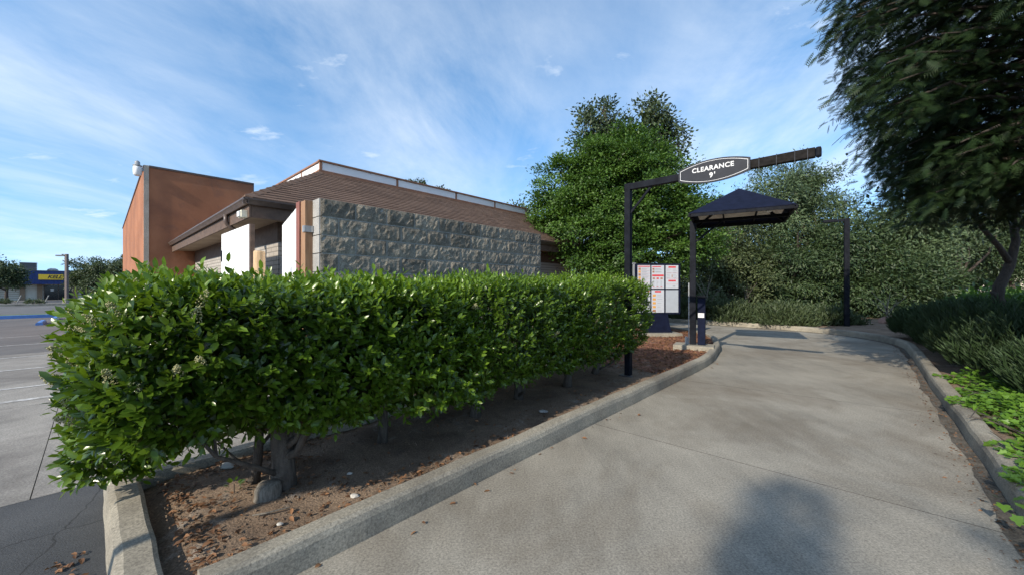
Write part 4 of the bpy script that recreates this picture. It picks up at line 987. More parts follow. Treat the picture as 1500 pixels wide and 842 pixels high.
# grey-green thicket beyond the bend
def thick(name, base, lobs, ncl, label, seed, lm_='willow_leaf', L=.15, cr=.5, per=135, core=.4):
    return tree(name, base, 1.6, .13, lobs, ncl, per, L, lm_, 'dark_bark', label, 'tree', 'grey green trees beyond the drive bend', clump_r=cr, seed=seed, tv=THIN_V * np.array([1, 1.35, 1]), droop=.3, core=core, flat=.8)
Y = 19.0
thick('willow_tree', (13.6, Y, .1), [PL(1150, 290, Y, 58), PL(1190, 275, Y, 40), PL(1120, 310, Y, 46), PL(1085, 320, Y, 42), PL(1215, 320, Y, 44), PL(1160, 350, Y, 60), PL(1160, 258, Y, 26), PL(1185, 262, Y, 24), PL(1240, 300, Y, 26), PL(1205, 262, Y, 16)], 400, 'tall feathery grey green tree rising behind the navy canopy', 5, cr=.42, per=105, core=.3)
Y = 17.5
thick('brush_tree', (9.9, Y, .1), [PL(1060, 380, Y, 46), PL(1095, 410, Y, 48), PL(1040, 430, Y, 36), PL(1075, 345, Y, 28)], 170, 'twiggy brush tree between the bright green tree and the tall feathery one', 6, 'scrub_leaf', cr=.38)
thick('brush_tree', (12.6, Y, .1), [PL(1150, 395, Y, 52), PL(1190, 420, Y, 46), PL(1130, 440, Y, 38), PL(1170, 445, Y, 34)], 190, 'dark leafy brush tree below the tall feathery tree', 7, 'brush_leaf', cr=.4)
Y = 17.0
thick('willow_tree', (15.2, Y, .1), [PL(1250, 350, Y, 48), PL(1225, 385, Y, 44), PL(1270, 395, Y, 52), PL(1240, 430, Y, 46), PL(1290, 440, Y, 40)], 230, 'rounded dark green tree behind the black light pole', 8, 'brush_leaf', cr=.42)
thick('willow_tree', (18.3, Y + .5, .1), [PL(1330, 325, Y, 40), PL(1310, 355, Y, 44), PL(1355, 365, Y, 42), PL(1320, 400, Y, 46), PL(1370, 330, Y, 34)], 220, 'spreading grey green tree between the light pole and the forked tree', 9, cr=.42)
thick('willow_tree', (21.5, 18.5, .1), [PL(1420, 335, 18.5, 38), PL(1395, 310, 18.5, 34), PL(1445, 320, 18.5, 34), PL(1475, 300, 18.5, 30), PL(1405, 365, 18.5, 26)], 150, 'loose grey green tree with sky gaps behind the forked trunk', 10, per=42, core=.2)
thick('willow_tree', (25.5, 19.5, .1), [PL(1470, 345, 19.5, 34), PL(1490, 380, 19.5, 30), PL(1440, 372, 19.5, 26)], 130, 'dark green tree filling the gap behind the forked trunk', 15, 'brush_leaf')
thick('willow_tree', (27, 20, .1), [PL(1520, 360, 20, 40), PL(1500, 330, 20, 34)], 120, 'leafy tree at the edge behind the forked trunk', 14)
Y = 22.0
for k_, (px_, py_, rr_) in enumerate(((835, 395, 40), (905, 390, 46), (975, 395, 44), (1020, 410, 34))):
    thick('brush_tree', ((px_ - 750) / 560 * Y, Y, .05), [PL(px_, py_, Y, rr_), PL(px_ + 20, py_ + 25, Y, rr_ * .8), PL(px_ - 20, py_ + 25, Y, rr_ * .8)], 130, ['dark brush tree behind the far end of the restaurant', 'dark brush tree behind the trunk of the bright green tree', 'dark brush tree seen behind the menu board', 'dark brush tree seen between menu board and canopy post'][k_], 160 + k_, 'shrub_leaf', L=.2, per=60)
thick('brush_tree', (18.0, 16, .1), [PL(1345, 410, 16, 34), PL(1300, 430, 16, 36), PL(1380, 425, 16, 26)], 150, 'low dark brush tree under the spreading grey green tree', 170, 'brush_leaf')
Y = 27.0
for k_, (px_, py_, rr_) in enumerate(((1085, 385, 50), (1165, 370, 55), (1250, 372, 52), (1335, 368, 52), (1420, 372, 46))):
    thick('shade_oak', ((px_ - 750) / 560 * Y, Y, .0), [PL(px_, py_, Y, rr_), PL(px_ + 30, py_ + 20, Y, rr_ * .8), PL(px_ - 30, py_ + 22, Y, rr_ * .8)], 150, ['dark oak in the back row behind the twiggy brush tree', 'dark oak in the back row behind the tall feathery tree', 'dark oak in the back row behind the light pole', 'dark oak in the back row behind the spreading grey green tree', 'dark oak in the back row behind the loose sky-gapped tree'][k_], 180 + k_, 'brush_leaf', L=.3, cr=.7, per=60)
# low shrubs along the outer kerb at the bend
def shrub(name, base, r3, n, L, label, seed, lm_='shrub_leaf', group=None, per=26, tv=THIN_V, lift=.7, cat='shrub', width=.0):
    r = np.random.default_rng(seed); base = np.array(base, float); t = empty(name, tuple(base), label, cat, group)
    d = rsphere(n); d[:, 2] = np.abs(d[:, 2]); rad = .55 + .45 * r.random(n)**.5; rad *= 1 + .15 * vnoise(d, 2.1, seed)
    P = base + d * np.array(r3) * rad[:, None]
    g = r.normal(0, .09, (n, per, 3)); pos = (P[:, None] + g).reshape(-1, 3); pos[:, 2] = np.maximum(pos[:, 2], base[2] + .02)
    dd = unit(np.repeat(d, per, 0) * .6 + r.normal(0, .45, (n * per, 3)) + [0, 0, lift]); nr_ = rsphere(n * per)
    var = np.clip(np.repeat(.3 + .35 * r.random(n), per) + r.normal(0, .14, n * per), 0, 1)
    V, F, A_ = batch(tv, LEAF2_F, pos, frames(dd, nr_), L * (.6 + .8 * r.random(n * per)), var)
    o = link_mesh('foliage', mesh_np('foliage', V, F, A_), lm_, t); o['kind'] = 'stuff'
    st = MB()
    for k in range(8):
        e_ = base + d[k] * np.array(r3) * .7; st.tube([base - [0, 0, .03], (base + e_) / 2, e_], [.02, .014, .006], 5)
    st.build('stems', 'dark_bark', t)['kind'] = 'stuff'; return t
lowg = 'low shrubs behind the outer kerb'
for k, (u_, v_, rx, rz) in enumerate(((17.25, 6.9, 1.0, .60), (17.2, 5.3, 1.0, .75), (17.1, 3.7, 1.05, .72), (16.9, 2.1, 1.0, .62), (17.9, .9, .9, .5), (17.0, 8.6, 1.0, .55))):
    x, y, _ = W(u_, v_); shrub('low_shrub', (x, y, .12), (rx, rx, rz), 210, .16, 'low dark green shrub in the row behind the kerb of the bend', 50 + k, group=lowg)
# bare twiggy saplings in the brush
for k, (px, py, Y, h) in enumerate(((1036, 470, 16.2, 1.9), (1300, 488, 13.5, 1.2), (1092, 468, 16.6, 1.6))):
    x, y = (px - 750) / 560 * Y, Y; mb = MB(); b0 = Vector((x, y, .08))
    for j in range(7):
        a = random.uniform(0, 6.28); p1 = b0 + UP * h * random.uniform(.25, .6); p2 = p1 + Vector((math.cos(a) * .35, math.sin(a) * .35, h * .3)); mb.tube([p1, p2, p2 + Vector((math.cos(a) * .2, math.sin(a) * .2, .25))], [.012, .009, .004], 5)
    mb.tube([b0, b0 + UP * h * .6, b0 + UP * h + Vector((.1, 0, 0))], [.022, .016, .005], 6)
    o = mb.build('bare_sapling', 'cut_stump'); tag(o, ['pale leafless sapling standing behind the speaker post', 'pale leafless sapling right of the black light pole', 'pale leafless sapling under the twiggy brush tree'][k], 'sapling')

# redwood at the right, boughs over the drive
def redwood():
    tb = np.array([6.55, 4.55, .1])
    t = empty('redwood_tree', tuple(tb), 'dark feathery redwood whose boughs hang over the planter and drive', 'tree')
    MB().tube([tb - [0, 0, .1], tb + [0, 0, 1.5], tb + [.05, 0, 4], tb + [0, 0, 8.6]], [.30, .22, .16, .03], 12).build('trunk', 'dark_bark', t, smooth=True)
    # needle spray
    npair = 7; tv, tf = [], []
    for i in range(npair):
        x = .06 + .88 * i / npair; L = .30 * math.sin(math.pi * (.18 + .74 * i / npair)) + .06
        for s in (-1, 1):
            b_ = len(tv); tv += [(x, 0, 0), (x + .20, s * L, -.02), (x + .11, s * .01, .01)]; tf += [(b_, b_ + 1, b_ + 2)]
    b_ = len(tv); tv += [(0, .012, 0), (0, -.012, 0), (1, 0, -.03)]; tf += [(b_, b_ + 1, b_ + 2)]
    tv, tf = np.array(tv), np.array(tf)
    pos, dr, nr_, var = [], [], [], []; br = MB(); r = np.random.default_rng(5)
    NB = 300
    for k in range(NB):
        z = 2.62 + 4.6 * (k + .5) / NB ; a = k * 2.399 + r.normal(0, .2)
        L = np.interp(z, [2.6, 3.0, 3.6, 5.2, 8.6], [1.7, 2.3, 2.9, 3.1, .4]) * r.uniform(.82, 1.12)
        hd = np.array([math.cos(a), math.sin(a), 0])
        zt = z - .12 * L; bound = (np.interp(zt, [2.2, 2.9, 3.7, 5.0], [1330, 1290, 1258, 1210]) + r.uniform(0, 26) - 750) / 560 + .03
        while (tb[0] + hd[0] * L) / (tb[1] + hd[1] * L) < bound and L > .6: L *= .95
        # keep the camera's standing place clear
        p0 = tb + [0, 0, z]; n = 9; pts = []
        for i in range(n):
            f = i / (n - 1); pts.append(p0 + hd * L * f + np.array([0, 0, .25 * f * L * .45 - .62 * (f**1.8) * L * .42]) + r.normal(0, .02, 3))
        br.tube(pts, list(np.linspace(.035, .006, n)), 5)
        for i in range(2, n):
            f = i / (n - 1)
            for s in range(5 if i > 2 else 3):
                sd = 1 if s % 2 else -1; perp = np.array([-hd[1], hd[0], 0]) * sd
                sub = unit((hd * .75 + perp * r.uniform(.35, 1.5) + np.array([0, 0, r.uniform(-.85, .0)]))[None])[0]; sl_ = (.30 + .35 * r.random()) * (1.1 - .5 * f)
                pb_ = pts[i] + r.normal(0, .04, 3)
                for j in range(5):
                    g_ = j / 4; pp_ = pb_ + sub * sl_ * g_ + np.array([0, 0, -.10 * g_ * g_]); pp2 = np.cross(sub, [0, 0, 1.]) * (1 if j % 2 else -1)
                    pos.append(pp_); dr.append(sub * .9 + pp2 * (.6 if j < 4 else .05) + np.array([0, 0, -.30]) + r.normal(0, .32, 3)); nr_.append(np.array([-.15, -.35, .9]) + r.normal(0, .38, 3)); var.append(.3 + .3 * r.random() + .25 * f)
    br.build('boughs', 'dark_bark', t)
    pos, dr, nr_, var = map(np.array, (pos, dr, nr_, var)); n = len(pos)
    V, F, A_ = batch(tv, tf, pos, frames(dr, nr_), .10 + .07 * r.random(n), np.clip(var, 0, 1))
    o = link_mesh('foliage', mesh_np('foliage', V, F, A_), 'redwood_needle', t); o['kind'] = 'stuff'; print('redwood sprays', n, len(F))
redwood()
# forked small tree behind the rosemary
ft = empty('forked_tree', (10.05, 7.5, .15), 'small dark forked tree with leaning trunk behind the rosemary', 'tree')
mb = MB().tube([(10.05, 7.5, .05), (9.85, 7.5, .65), (9.53, 7.5, 1.25), (9.55, 7.5, 1.45), (9.78, 7.52, 1.85), (9.95, 7.55, 2.35), (9.93, 7.6, 2.9), (9.85, 7.6, 3.6)], [.12, .095, .085, .085, .075, .06, .05, .03], 10)
mb.tube([(9.80, 7.52, 1.92), (9.55, 7.5, 2.25), (9.15, 7.45, 2.62), (8.95, 7.4, 2.95), (8.9, 7.4, 3.5)], [.055, .045, .038, .03, .02], 8)
mb.tube([(9.92, 7.55, 2.5), (10.4, 7.6, 3.1), (10.8, 7.6, 3.6)], [.04, .03, .02], 7)
mb.tube([(9.53, 7.5, 1.27), (9.36, 7.46, 1.36)], [.06, .03], 7)
mb.build('trunk', 'dark_bark', ft, smooth=True)
r = np.random.default_rng(77); Cc = np.array([(8.2, 7.2, 3.3), (8.8, 7.4, 3.5), (9.5, 7.5, 3.6), (10.2, 7.6, 3.5), (10.8, 7.6, 3.4), (9.2, 7.3, 3.9), (10, 7.5, 4.1), (7.9, 7.1, 3.75)]); 
n = 6500; ci = r.integers(0, len(Cc), n); pos = Cc[ci] + r.normal(0, 1, (n, 3)) * [.42, .42, .30]
V, F, A_ = batch(LEAF2_V, LEAF2_F, pos, frames(r.normal(0, .7, (n, 3)) + [0, 0, -.5], rsphere(n) + [0, 0, .6]), .07 + .06 * r.random(n), r.random(n))
link_mesh('crown', mesh_np('crown', V, F, A_), 'plum_leaf', ft)['kind'] = 'stuff'

# rosemary mounds in the planter: upright needle-clad shoots
RG = 'rosemary mounds along the planter'
def rosemary(u_, v_, rad, h, seed, n=1250):
    x, y, _ = W(u_, v_); r = np.random.default_rng(seed); t = empty('rosemary_shrub', (x, y, .12), 'dark green upright rosemary mound spilling to the planter kerb', 'shrub', RG)
    a = r.uniform(0, 6.28, n); rr = rad * np.sqrt(r.random(n)); bx_ = np.column_stack([x + rr * np.cos(a), y + rr * np.sin(a), np.zeros(n)])
    hh = h * (1 - .62 * (rr / rad)**2.4) * (.72 + .35 * r.random(n)) * (1 + .12 * vnoise(bx_, 2.2, seed))
    lean = np.column_stack([np.cos(a), np.sin(a)]) * (rr / rad)[:, None] * .45 + r.normal(0, .12, (n, 2))
    K = 13; pos, d, var = [], [], []
    for i in range(K):
        f = .45 + .55 * i / (K - 1); z = hh * f; p = np.column_stack([bx_[:, 0] + lean[:, 0] * z * .6, bx_[:, 1] + lean[:, 1] * z * .6, .12 + z])
        ph = r.uniform(0, 6.28, n); pos.append(p); d.append(np.column_stack([np.cos(ph) * .55 + lean[:, 0], np.sin(ph) * .55 + lean[:, 1], np.full(n, .95)])); var.append(np.clip(.2 + .5 * r.random(n) * f + .15 * (f - .6), 0, 1))
    pos, d, var = np.vstack(pos), np.vstack(d), np.concatenate(var)
    V, F, A_ = batch(THIN_V * np.array([1, .55, 1]), LEAF2_F, pos, frames(d, rsphere(len(pos))), .11 + .07 * r.random(len(pos)), var)
    o = link_mesh('foliage', mesh_np('foliage', V, F, A_), 'rosemary_leaf', t); o['kind'] = 'stuff'
    mb = MB()
    for k in range(0, n, 30): mb.tube([(x + (bx_[k, 0] - x) * .3, y + (bx_[k, 1] - y) * .3, .08), (bx_[k, 0] + lean[k, 0] * hh[k] * .5, bx_[k, 1] + lean[k, 1] * hh[k] * .5, .12 + hh[k] * .8)], [.012, .004], 4)
    mb.build('stems', 'dark_bark', t)['kind'] = 'stuff'
for k, (u_, v_, rad, h) in enumerate(((7.5, -2.15, .85, .85), (8.9, -1.95, .90, .95), (10.3, -1.8, .85, 1.0), (11.7, -1.72, .82, 1.02), (13.0, -1.65, .78, .98), (14.3, -1.35, .72, .9), (9.4, -3.3, .9, 1.05), (11.2, -3.2, .9, 1.1), (6.9, -3.2, .8, .9))): rosemary(u_, v_, rad, h, 300 + k)
# leafy vine mass behind the rosemary
for k, (x, y, rx, rz) in enumerate(((12.2, 9.6, 1.3, 1.2), (14.2, 11.0, 1.4, 1.15), (16.5, 12.5, 1.6, 1.2), (14.0, 8.7, 1.3, 1.2))):
    shrub('leafy_bush', (x, y, .12), (rx, rx, rz), 260, .11, 'leafy green bush in the planter behind the rosemary mounds', 90 + k, 'tree_leaf', 'leafy bushes behind the rosemary', tv=LEAF2_V * np.array([1, 1.3, 1]), lift=.1)
# boulders
for k, (x, y, s, l) in enumerate(((9.55, 6.9, .22, 'reddish boulder at the foot of the forked tree'), (13.5, 13.6, .3, 'reddish boulder beside the light pole among the shrubs'))): rock('boulder', (x, y, .2), (s * 1.2, s, s * .8), 'rock_red', 60 + k, l, 'boulder')

# ivy: five-lobed leaves creeping to the kerb
def ivy():
    pts = [(0, 0), (-.12, .20), (-.05, .42), (.22, .36), (.38, .55), (.56, .28), (1.0, 0), (.56, -.28), (.38, -.55), (.22, -.36), (-.05, -.42), (-.12, -.20)]
    tv = np.array([(.28, 0, 0)] + [(x, y, .05 * abs(y) * 2 - .06 * max(0, x - .5)) for x, y in pts]); n = len(pts); tf = np.array([(0, 1 + i, 1 + (i + 1) % n) for i in range(n)])
    r = np.random.default_rng(9); base = W(4.2, -1.3, .11); t = empty('ivy_patch', base, 'bright green ivy creeping over the planter kerb by the drive', 'ivy')
    N_ = 16000; u = .8 + 7.6 * r.random(N_); edge = -.86 + .10 * np.sin(u * 3.1) + .07 * np.sin(u * 7.7 + 1) + .16 * np.exp(-((u - 3.6) / .7)**2)
    v = edge - (1.5 + .4 * np.sin(u * 1.7)) * r.random(N_)**.8; hb = np.clip((edge - v) / .35, .15, 1)
    z = .13 + (.03 + .15 * r.random(N_)) * hb + .05 * vnoise(np.column_stack([u, v]), 2.3, 4) * hb
    z = np.where(v > -.88, np.maximum(z, .175), z)
    # a trailing strand over the kerb near the camera
    m_ = 44; us = 2.9 + 1.0 * r.random(m_); tsv = r.random(m_); vs_ = -.86 + .26 * tsv; zs = np.where(vs_ > -.72, .10 + .07 * r.random(m_), .19)
    u, v, z = np.concatenate([u, us]), np.concatenate([v, vs_]), np.concatenate([z, zs]); N_ = len(u)
    pos = Wn(np.column_stack([u, v, z])); a = r.uniform(0, 6.28, N_)
    d = np.column_stack([np.cos(a), np.sin(a), -.15 + .3 * r.normal(size=N_)]); nr_ = np.array([-.15, -.25, 1.0]) + r.normal(0, .35, (N_, 3))
    sc = .034 + .030 * r.random(N_); var = np.clip(.5 + .3 * r.normal(size=N_), 0, 1); R = frames(d, nr_)
    dist = np.linalg.norm(pos - camp, axis=1); px = pos[:, 0] / np.maximum(pos[:, 1], .1); size = sc / dist * (px < 1.36) * (pos[:, 1] > 1) * (z > .2 - .05)
    pick = np.argsort(-size)[:300]; keep = np.ones(N_, bool); keep[pick] = False; mes = []
    for k in range(4):
        me = bpy.data.meshes.new('leaf'); me.from_pydata([tuple(q) for q in tv * np.array([1, .9 + .07 * k, 1 + .5 * k])], [], [tuple(f) for f in tf.tolist()]); me.update(); me.materials.append(MATS['ivy_leaf'])
        a_ = me.attributes.new('var', 'FLOAT', 'POINT'); a_.data.foreach_set('value', np.full(len(tv), .15 + .25 * k, np.float32)); mes.append(me)
    for i in pick:
        o = bpy.data.objects.new('leaf', mes[int(np.clip(var[i] * 4, 0, 3))]); col.objects.link(o); o.parent = t
        o.matrix_basis = Matrix([[*(R[i, q] * sc[i]), pos[i, q] - base[q]] for q in range(3)] + [[0, 0, 0, 1]])
    V, F, A_ = batch(tv, tf, pos[keep], R[keep], sc[keep], var[keep])
    link_mesh('foliage', mesh_np('foliage', V, F, A_), 'ivy_leaf', t)['kind'] = 'stuff'
    st = MB()
    for k in range(60):
        u0 = 1.2 + 7 * r.random(); v0 = -1.0 - 1.0 * r.random(); st.tube([W(u0, v0, .12), W(u0 + .2 * r.normal(), v0 + .2, .17), W(u0 + .3 * r.normal(), v0 + .35, .19 if v0 + .35 < -.6 else .19)], [.006, .005, .003], 4)
    st.build('stems', 'bark', t)['kind'] = 'stuff'
ivy()

# ================================================================== LITTER, STONES, MULCH
def scatter(name, pts, zf, mat, L, tv, tf, label, cat, seed, tilt=.35):
    r = np.random.default_rng(seed); n = len(pts); a = r.uniform(0, 6.28, n)
    pos = Wn(np.column_stack([pts, zf])); d = np.column_stack([np.cos(a), np.sin(a), r.normal(0, .15, n)]); nr_ = np.array([0, 0, 1.]) + r.normal(0, tilt, (n, 3))
    V, F, A_ = batch(tv, tf, pos, frames(d, nr_), L * (.5 + .9 * r.random(n)), r.random(n))
    o = link_mesh(name, mesh_np(name, V, F, A_), mat); return tag(o, label, cat, kind='stuff')
def soil_z(p): return .098 + .016 * vnoise(p, 1.9, 2) + .010 * vnoise(p, 6.5, 3) + .005 * vnoise(p, 19, 4) + .012
DV = LEAF8_V * np.array([1, 1.1, 2.2])
r = np.random.default_rng(21)
pts = []
pts.append(np.column_stack([.30 + .10 * np.abs(r.normal(size=170)), 2.3 + 1.3 * r.random(170)]))          # drift along the end kerb
pts.append(np.column_stack([.3 + 2.4 * r.random(150), 2.31 + .10 * np.abs(r.normal(size=150))]))             # along the drive kerb
pts.append(np.column_stack([.4 + 1.0 * r.random(120), 3.45 + .22 * r.random(120)]))                           # along the back kerb
pts.append(np.column_stack([.3 + .9 * r.random(170), 2.4 + 1.2 * r.random(170)])); pts.append(np.column_stack([.4 + 6 * r.random(260), 2.3 + 1.3 * r.random(260)]))
pts = np.vstack(pts); scatter('leaf_litter', pts, soil_z(pts), 'dead_leaf', .036, DV, LEAF8_F, 'brown fallen leaves scattered over the soil of the island', 'leaf litter', 3)
p2 = np.column_stack([.3 + 8 * r.random(26)**1.4, 2.02 + .08 * r.normal(size=26)]); p2[:, 1] = np.minimum(p2[:, 1], 2.08)
p2 = np.vstack([p2, np.column_stack([-.05 - .10 * np.abs(r.normal(size=60)), 2.6 + .55 * r.random(60)])]); scatter('leaf_litter', p2, np.full(len(p2), .008), 'dead_leaf', .040, DV, LEAF8_F, 'few dry leaves lying on the drive and asphalt beside the kerbs', 'leaf litter', 4)
p3 = np.column_stack([2 + 12 * r.random(700), -.705 + .10 * np.abs(r.normal(size=700))]); scatter('gutter_litter', p3, np.full(700, .007), 'dead_leaf', .022, DV, LEAF8_F, 'dark fine litter lying in the gutter under the planter kerb', 'leaf litter', 5)
u3 = 5.9 + 6.9 * r.random(9000); v3 = np.interp(u3, INNER[:, 0], INNER[:, 1]) + .2 + 3.2 * r.random(9000)**1.2; okk = (v3 < np.where(u3 < 6.2, 3.7, 6.5)) & (u3 < np.interp(v3, INNER[40:, 1], INNER[40:, 0]) - .15)
pm_ = np.column_stack([u3, v3])[okk]; scatter('bark_mulch', pm_, soil_z(pm_) + .004, 'dead_leaf', .055, LEAF2_V * np.array([1, .8, 1]), LEAF2_F, 'red brown bark mulch spread below the menu board', 'mulch', 6, .5)
pg = np.column_stack([.28 + 6 * r.random(900)**1.3, 2.3 + 1.35 * r.random(900)]); 
OV = np.array([(1, 0, 0), (-1, 0, 0), (0, .8, 0), (0, -.8, 0), (0, 0, .6), (0, 0, -.6)]); OF = np.array([(0, 2, 4), (2, 1, 4), (1, 3, 4), (3, 0, 4), (2, 0, 5), (1, 2, 5), (3, 1, 5), (0, 3, 5)])
scatter('soil_grit', pg, soil_z(pg) - .008, 'soil', .009, OV, OF, 'pale grit and clods scattered over the island soil', 'grit', 8)
for k, (px, py, s, l) in enumerate(((333, 683, .040, 'flat whitish stone lying on the soil beside the hedge trunk'), (520, 727, .022, 'small tan stone near the drive kerb'), (795, 603, .035, 'grey round stone in the shade under the hedge'), (512, 694, .016, 'small pale pebble in the shade below the hedge'), (410, 768, .014, 'tiny white pebble on the soil near the drive kerb'))):
    Yq = 560 * 1.35 / (py - 421); rock('stone', ((px - 750) / 560 * Yq, Yq, .105), (s * 1.4, s, s * .6), 'rock_pale' if k != 2 else 'smooth_block', 80 + k, l, 'stone', n=2)
xs = MB().tube([W(.62, 2.62, .125), W(.68, 2.58, .128), W(.80, 2.56, .122)], [.004, .006, .003], 5).build('dry_twig', 'cut_stump'); tag(xs, 'short dry twig lying on the bare soil', 'twig')
sd = empty('seedling', W(.62, 3.05, .1), 'tiny green seedling sprouting from bare soil beside the stump', 'seedling')
r = np.random.default_rng(31); n = 16; a = r.uniform(0, 6.28, n); pos = np.array(W(.62, 3.05, .12)) + np.column_stack([.025 * np.cos(a), .025 * np.sin(a), .05 * r.random(n)])
V, F, A_ = batch(LEAF8_V, LEAF8_F, pos, frames(np.column_stack([np.cos(a), np.sin(a), .5 + 0 * a]), np.tile([0, 0, 1.], (n, 1))), .03 + .02 * r.random(n), .5 * r.random(n)); link_mesh('foliage', mesh_np('foliage', V, F, A_), 'hedge_leaf', sd)
MB().tube([W(.62, 3.05, .09), W(.62, 3.05, .16)], .003, 5).build('stem', 'bark', sd)

# ================================================================== ACROSS THE ROAD: PAINT STORE, LAMP, TREES
SZ = -.24; SV = 82.0
store = empty('store_building', W(-4, SV, SZ), 'low store with blue ribbed fascia and cream walls across the road', 'building')
MB().ubox(-40, 22, SV + .02, SV + 16, SZ, 3.3).build('wall', 'store_wall', store)
MB().ubox(-40.5, 22.5, SV - 1.4, SV + .015, 1.88, 3.62).build('fascia', 'store_blue', store)
for k in range(60): MB().ubox(-22 + k * .55, -21.93 + k * .55, SV - 1.45, SV - 1.402, 1.90, 3.60).build('fascia_rib', 'store_blue', store)
MB().ubox(-40.6, 22.6, SV - 1.45, SV + 16.1, 3.625, 3.70).build('roof', 'dark_grey', store)
for u_ in (-6.4, -4.95, -8.9, -1.8): MB().ubox(u_ - .30, u_ + .15, SV - .10, SV + .01, SZ, 1.87).build('pilaster', 'store_brown', store)
for k in range(7): MB().ubox(-30, -6.75, SV - .012, SV + .015, .05 + k * .26, .09 + k * .26).build('siding_joint', 'store_brown', store)
d_ = MB().ubox(-4.65, -2.2, SV - .03, SV + .01, SZ, 1.75).build('door', 'glass_dark', store)
for u_ in (-4.68, -3.45, -2.2): MB().ubox(u_, u_ + .07, SV - .07, SV - .032, SZ, 1.78).build('frame', 'brown_metal', d_)
MB().ubox(-4.1, -3.8, SV - .05, SV - .034, .95, 1.3).build('notice', 'white_print', d_)
MB().ubox(-1.3, 6, SV - .03, SV + .01, .3, 1.75).build('window', 'glass_dark', store)
sgn = empty('store_sign', W(-5.05, SV - 1.5, 2.6), 'yellow fascia sign lettered in dark italics on the blue fascia', 'sign')
MB().ubox(-5.05, 2.3, SV - 1.56, SV - 1.455, 2.48, 3.18).build('panel', 'sign_yellow', sgn)
place_text('lettering', 'KELLY-MOORE', .62, Vector(W(-2.35, SV - 1.57, 2.84)), Vector((UX, UY, 0)), UP, 'print_black', sgn, bold=.018, shear=.35, space=1.0, sx=.95)
hv = empty('roof_unit', W(-6.2, SV + 2, 3.70), 'grey air conditioning unit on the flat store roof', 'air conditioner')
MB().ubox(-6.8, -5.4, SV + 1, SV + 2.4, 3.70, 4.75).build('cabinet', 'dark_grey', hv); MB().ubox(-6.85, -5.35, SV + .95, SV + 2.45, 4.752, 4.80).build('lid', 'galvanised', hv)
o = MB().lathe(W(-4.0, SV + 2, 3.70), [(.5, 0), (.55, .1), (.45, .3), (.2, .42)], 16).build('roof_vent', 'galvanised', smooth=True); tag(o, 'round metal vent on the flat store roof', 'vent')
lx, ly, _ = W(-1.9, 58.6)
sl_ = empty('street_lamp', (lx, ly, SZ), 'brown square street lamp with flat head beyond the road', 'street lamp')
MB().fbox((lx - .10, ly - .10, SZ), (.20, 0, 0), (0, .2, 0), (0, 0, 5.0)).build('pole', 'pole_brown', sl_)
MB().fbox((lx - .95, ly - .15, 4.55), (.85, 0, 0), (0, .3, 0), (0, 0, .12)).build('lamp_head', 'dark_grey', sl_)
MB().fbox((lx - .45, ly - .05, 4.672), (.1, 0, 0), (0, .1, 0), (0, 0, .09)).build('sensor', 'dark_grey', sl_)
MB().lathe((lx, ly, SZ), [(.28, 0), (.28, .6), (.26, .62)], 14).build('base', 'concrete_kerb', sl_)
Y = 43.0
tree('street_tree', ((10 - 750) / 560 * Y, Y, SZ), 1.8, .15, [PL(5, 402, Y, 20), PL(-18, 400, Y, 22), PL(20, 408, Y, 12)], 150, 90, .2, 'oak_leaf', 'dark_bark', 'round dark tree standing before the blue store at its cream wall', clump_r=.5, seed=15)
Y = 45.0
tree('street_tree', ((140 - 750) / 560 * Y, Y, SZ), 1.8, .15, [PL(132, 402, Y, 22), PL(160, 396, Y, 22), PL(185, 392, Y, 22), PL(115, 412, Y, 12), PL(150, 410, Y, 24)], 240, 90, .2, 'oak_leaf', 'dark_bark', 'spreading tree between the street lamp and the stucco block', clump_r=.5, seed=16)
for k, px in enumerate((9, 50)):
    Y = 36.8; x = (px - 750) / 560 * Y; t = shrub('verge_shrub', (x, Y, -.10), (.7, .5, .35), 40, .16, ['small dark shrub on the far kerb strip before the cream siding', 'small dark shrub on the far kerb strip before the brown pilasters'][k], 120 + k, group='verge shrubs', per=16)
    o = MB().bar((x + .5, Y + .4, -.1), (x + .8, Y + .5, .7), .10, .03).build('leaning_stake', 'white_paint'); tag(o, ['short white leaning stake before the cream siding of the store', 'short white leaning stake before the brown pilasters of the store'][k], 'stake', 'white leaning stakes')

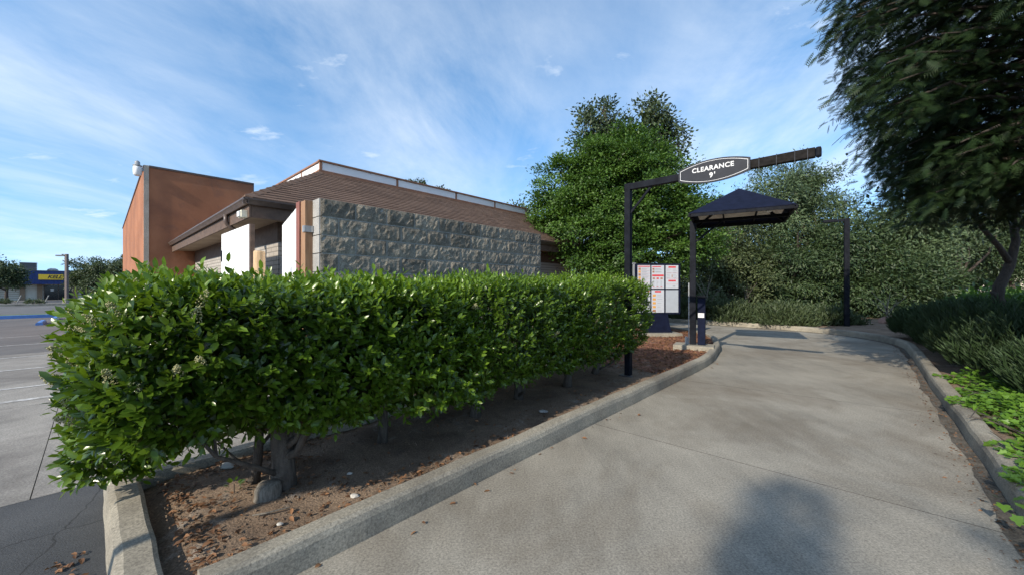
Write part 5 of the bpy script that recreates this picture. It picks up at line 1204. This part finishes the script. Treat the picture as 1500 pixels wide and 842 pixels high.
# far right: pale building and parked cars seen through the gap
pb_ = empty('far_building', (40, 44, -.03), 'long pale building seen far off through the tree gap', 'building')
MB().fbox((44, 60, -.03), (50, -12, 0), (3, 14, 0), (0, 0, 3.6)).build('wall', 'beige_wall', pb_)
MB().fbox((43.6, 59.6, 3.575), (51, -12.3, 0), (3.2, 15, 0), (0, 0, .5)).build('roof', 'white_panel', pb_)
for k in range(8): MB().fbox((46 + k * 5.6, 59.4 - k * 1.34, .9), (2.6, -.62, 0), (.03, .12, 0), (0, 0, 1.4)).build('window', 'glass_dark', pb_)
def car(x, y, rot, paint, label):
    c_, s_ = math.cos(rot), math.sin(rot); T3 = lambda a, b, z: (x + a * c_ - b * s_, y + a * s_ + b * c_, z)
    e = empty('parked_car', (x, y, 0), label, 'car', 'cars parked beyond the trees')
    prof = [(-2.1, .35), (-2.15, .7), (-1.95, .92), (-1.35, .98), (-.75, 1.42), (.65, 1.44), (1.25, 1.0), (1.95, .85), (2.15, .65), (2.12, .35)]
    MB().prism([T3(a, -.85, z - .02) for a, z in prof], Vector(T3(0, 1.7, 0)) - Vector(T3(0, 0, 0))).build('body', paint, e, bevel=.05)
    for s in (-.862, .852): MB().prism([T3(a, s, z) for a, z in ((-1.15, 1.0), (-.68, 1.34), (.58, 1.36), (1.02, 1.02))], Vector(T3(0, .01, 0)) - Vector(T3(0, 0, 0))).build('side_window', 'glass_dark', e)
    for a in (-1.35, 1.35):
        for s in (-.87, .67): MB().tube([T3(a, s, .29), T3(a, s + .2, .29)], .32, 16).build('wheel', 'tyre', e)
car(27.5, 24.5, .2, 'car_white', 'white sedan parked beyond the forked tree'); car(33, 28.5, .1, 'car_blue', 'blue sedan parked beyond the forked tree'); car(25.5, 28.8, .3, 'car_grey', 'grey sedan parked in the gap of the thicket')
struct(link_mesh('far_ground', mesh_np('far_ground', np.array([(18, 22, .0), (110, 10, .0), (120, 70, .0), (18, 60, .0)]), np.array([(0, 1, 2, 3)])), 'concrete_lot'))

# ================================================================== BEHIND THE CAMERA: unseen things placed to throw the foreground shadows
for (cx, cy, hh, rt, lab) in ((-8.0, -9.4, 8.45, .10, 'slim columnar cypress added behind the viewpoint to cast the shadow of a standing person'), (-6.15, -9.3, 8.45, .36, 'broad columnar cypress added behind the viewpoint to cast the second shadow')):  # cypresses added for their shadows; the slim one stands in for a person
    lb_ = [(cx, cy, hh - .35 - k * .8, rt * (1 + .12 * k), rt * (1 + .12 * k), .55) for k in range(9)]
    tree('shadow_cypress', (cx, cy, -.02), 7.6, .12, lb_, 190, 60, .15, 'oak_leaf', 'dark_bark', lab, clump_r=.20, seed=40 + int(hh * rt * 10), tv=THIN_V, core=.2)
pl = empty('lamp_post', (-4.55, -1.25, -.02), 'slim brown lamp post standing behind the viewpoint by the asphalt', 'lamp post')
MB().tube([(-4.55, -1.25, -.02), (-4.55, -1.25, 2.85)], .045, 10).build('pole', 'pole_brown', pl)
MB().lathe((-4.55, -1.25, 2.851), [(.10, 0), (.14, .1), (.12, .26), (.05, .32)], 14).build('lamp_head', 'dark_grey', pl)
print('tris', sum(len(o.data.polygons) for o in bpy.data.objects if o.type == 'MESH'), 'objects', len(bpy.data.objects))
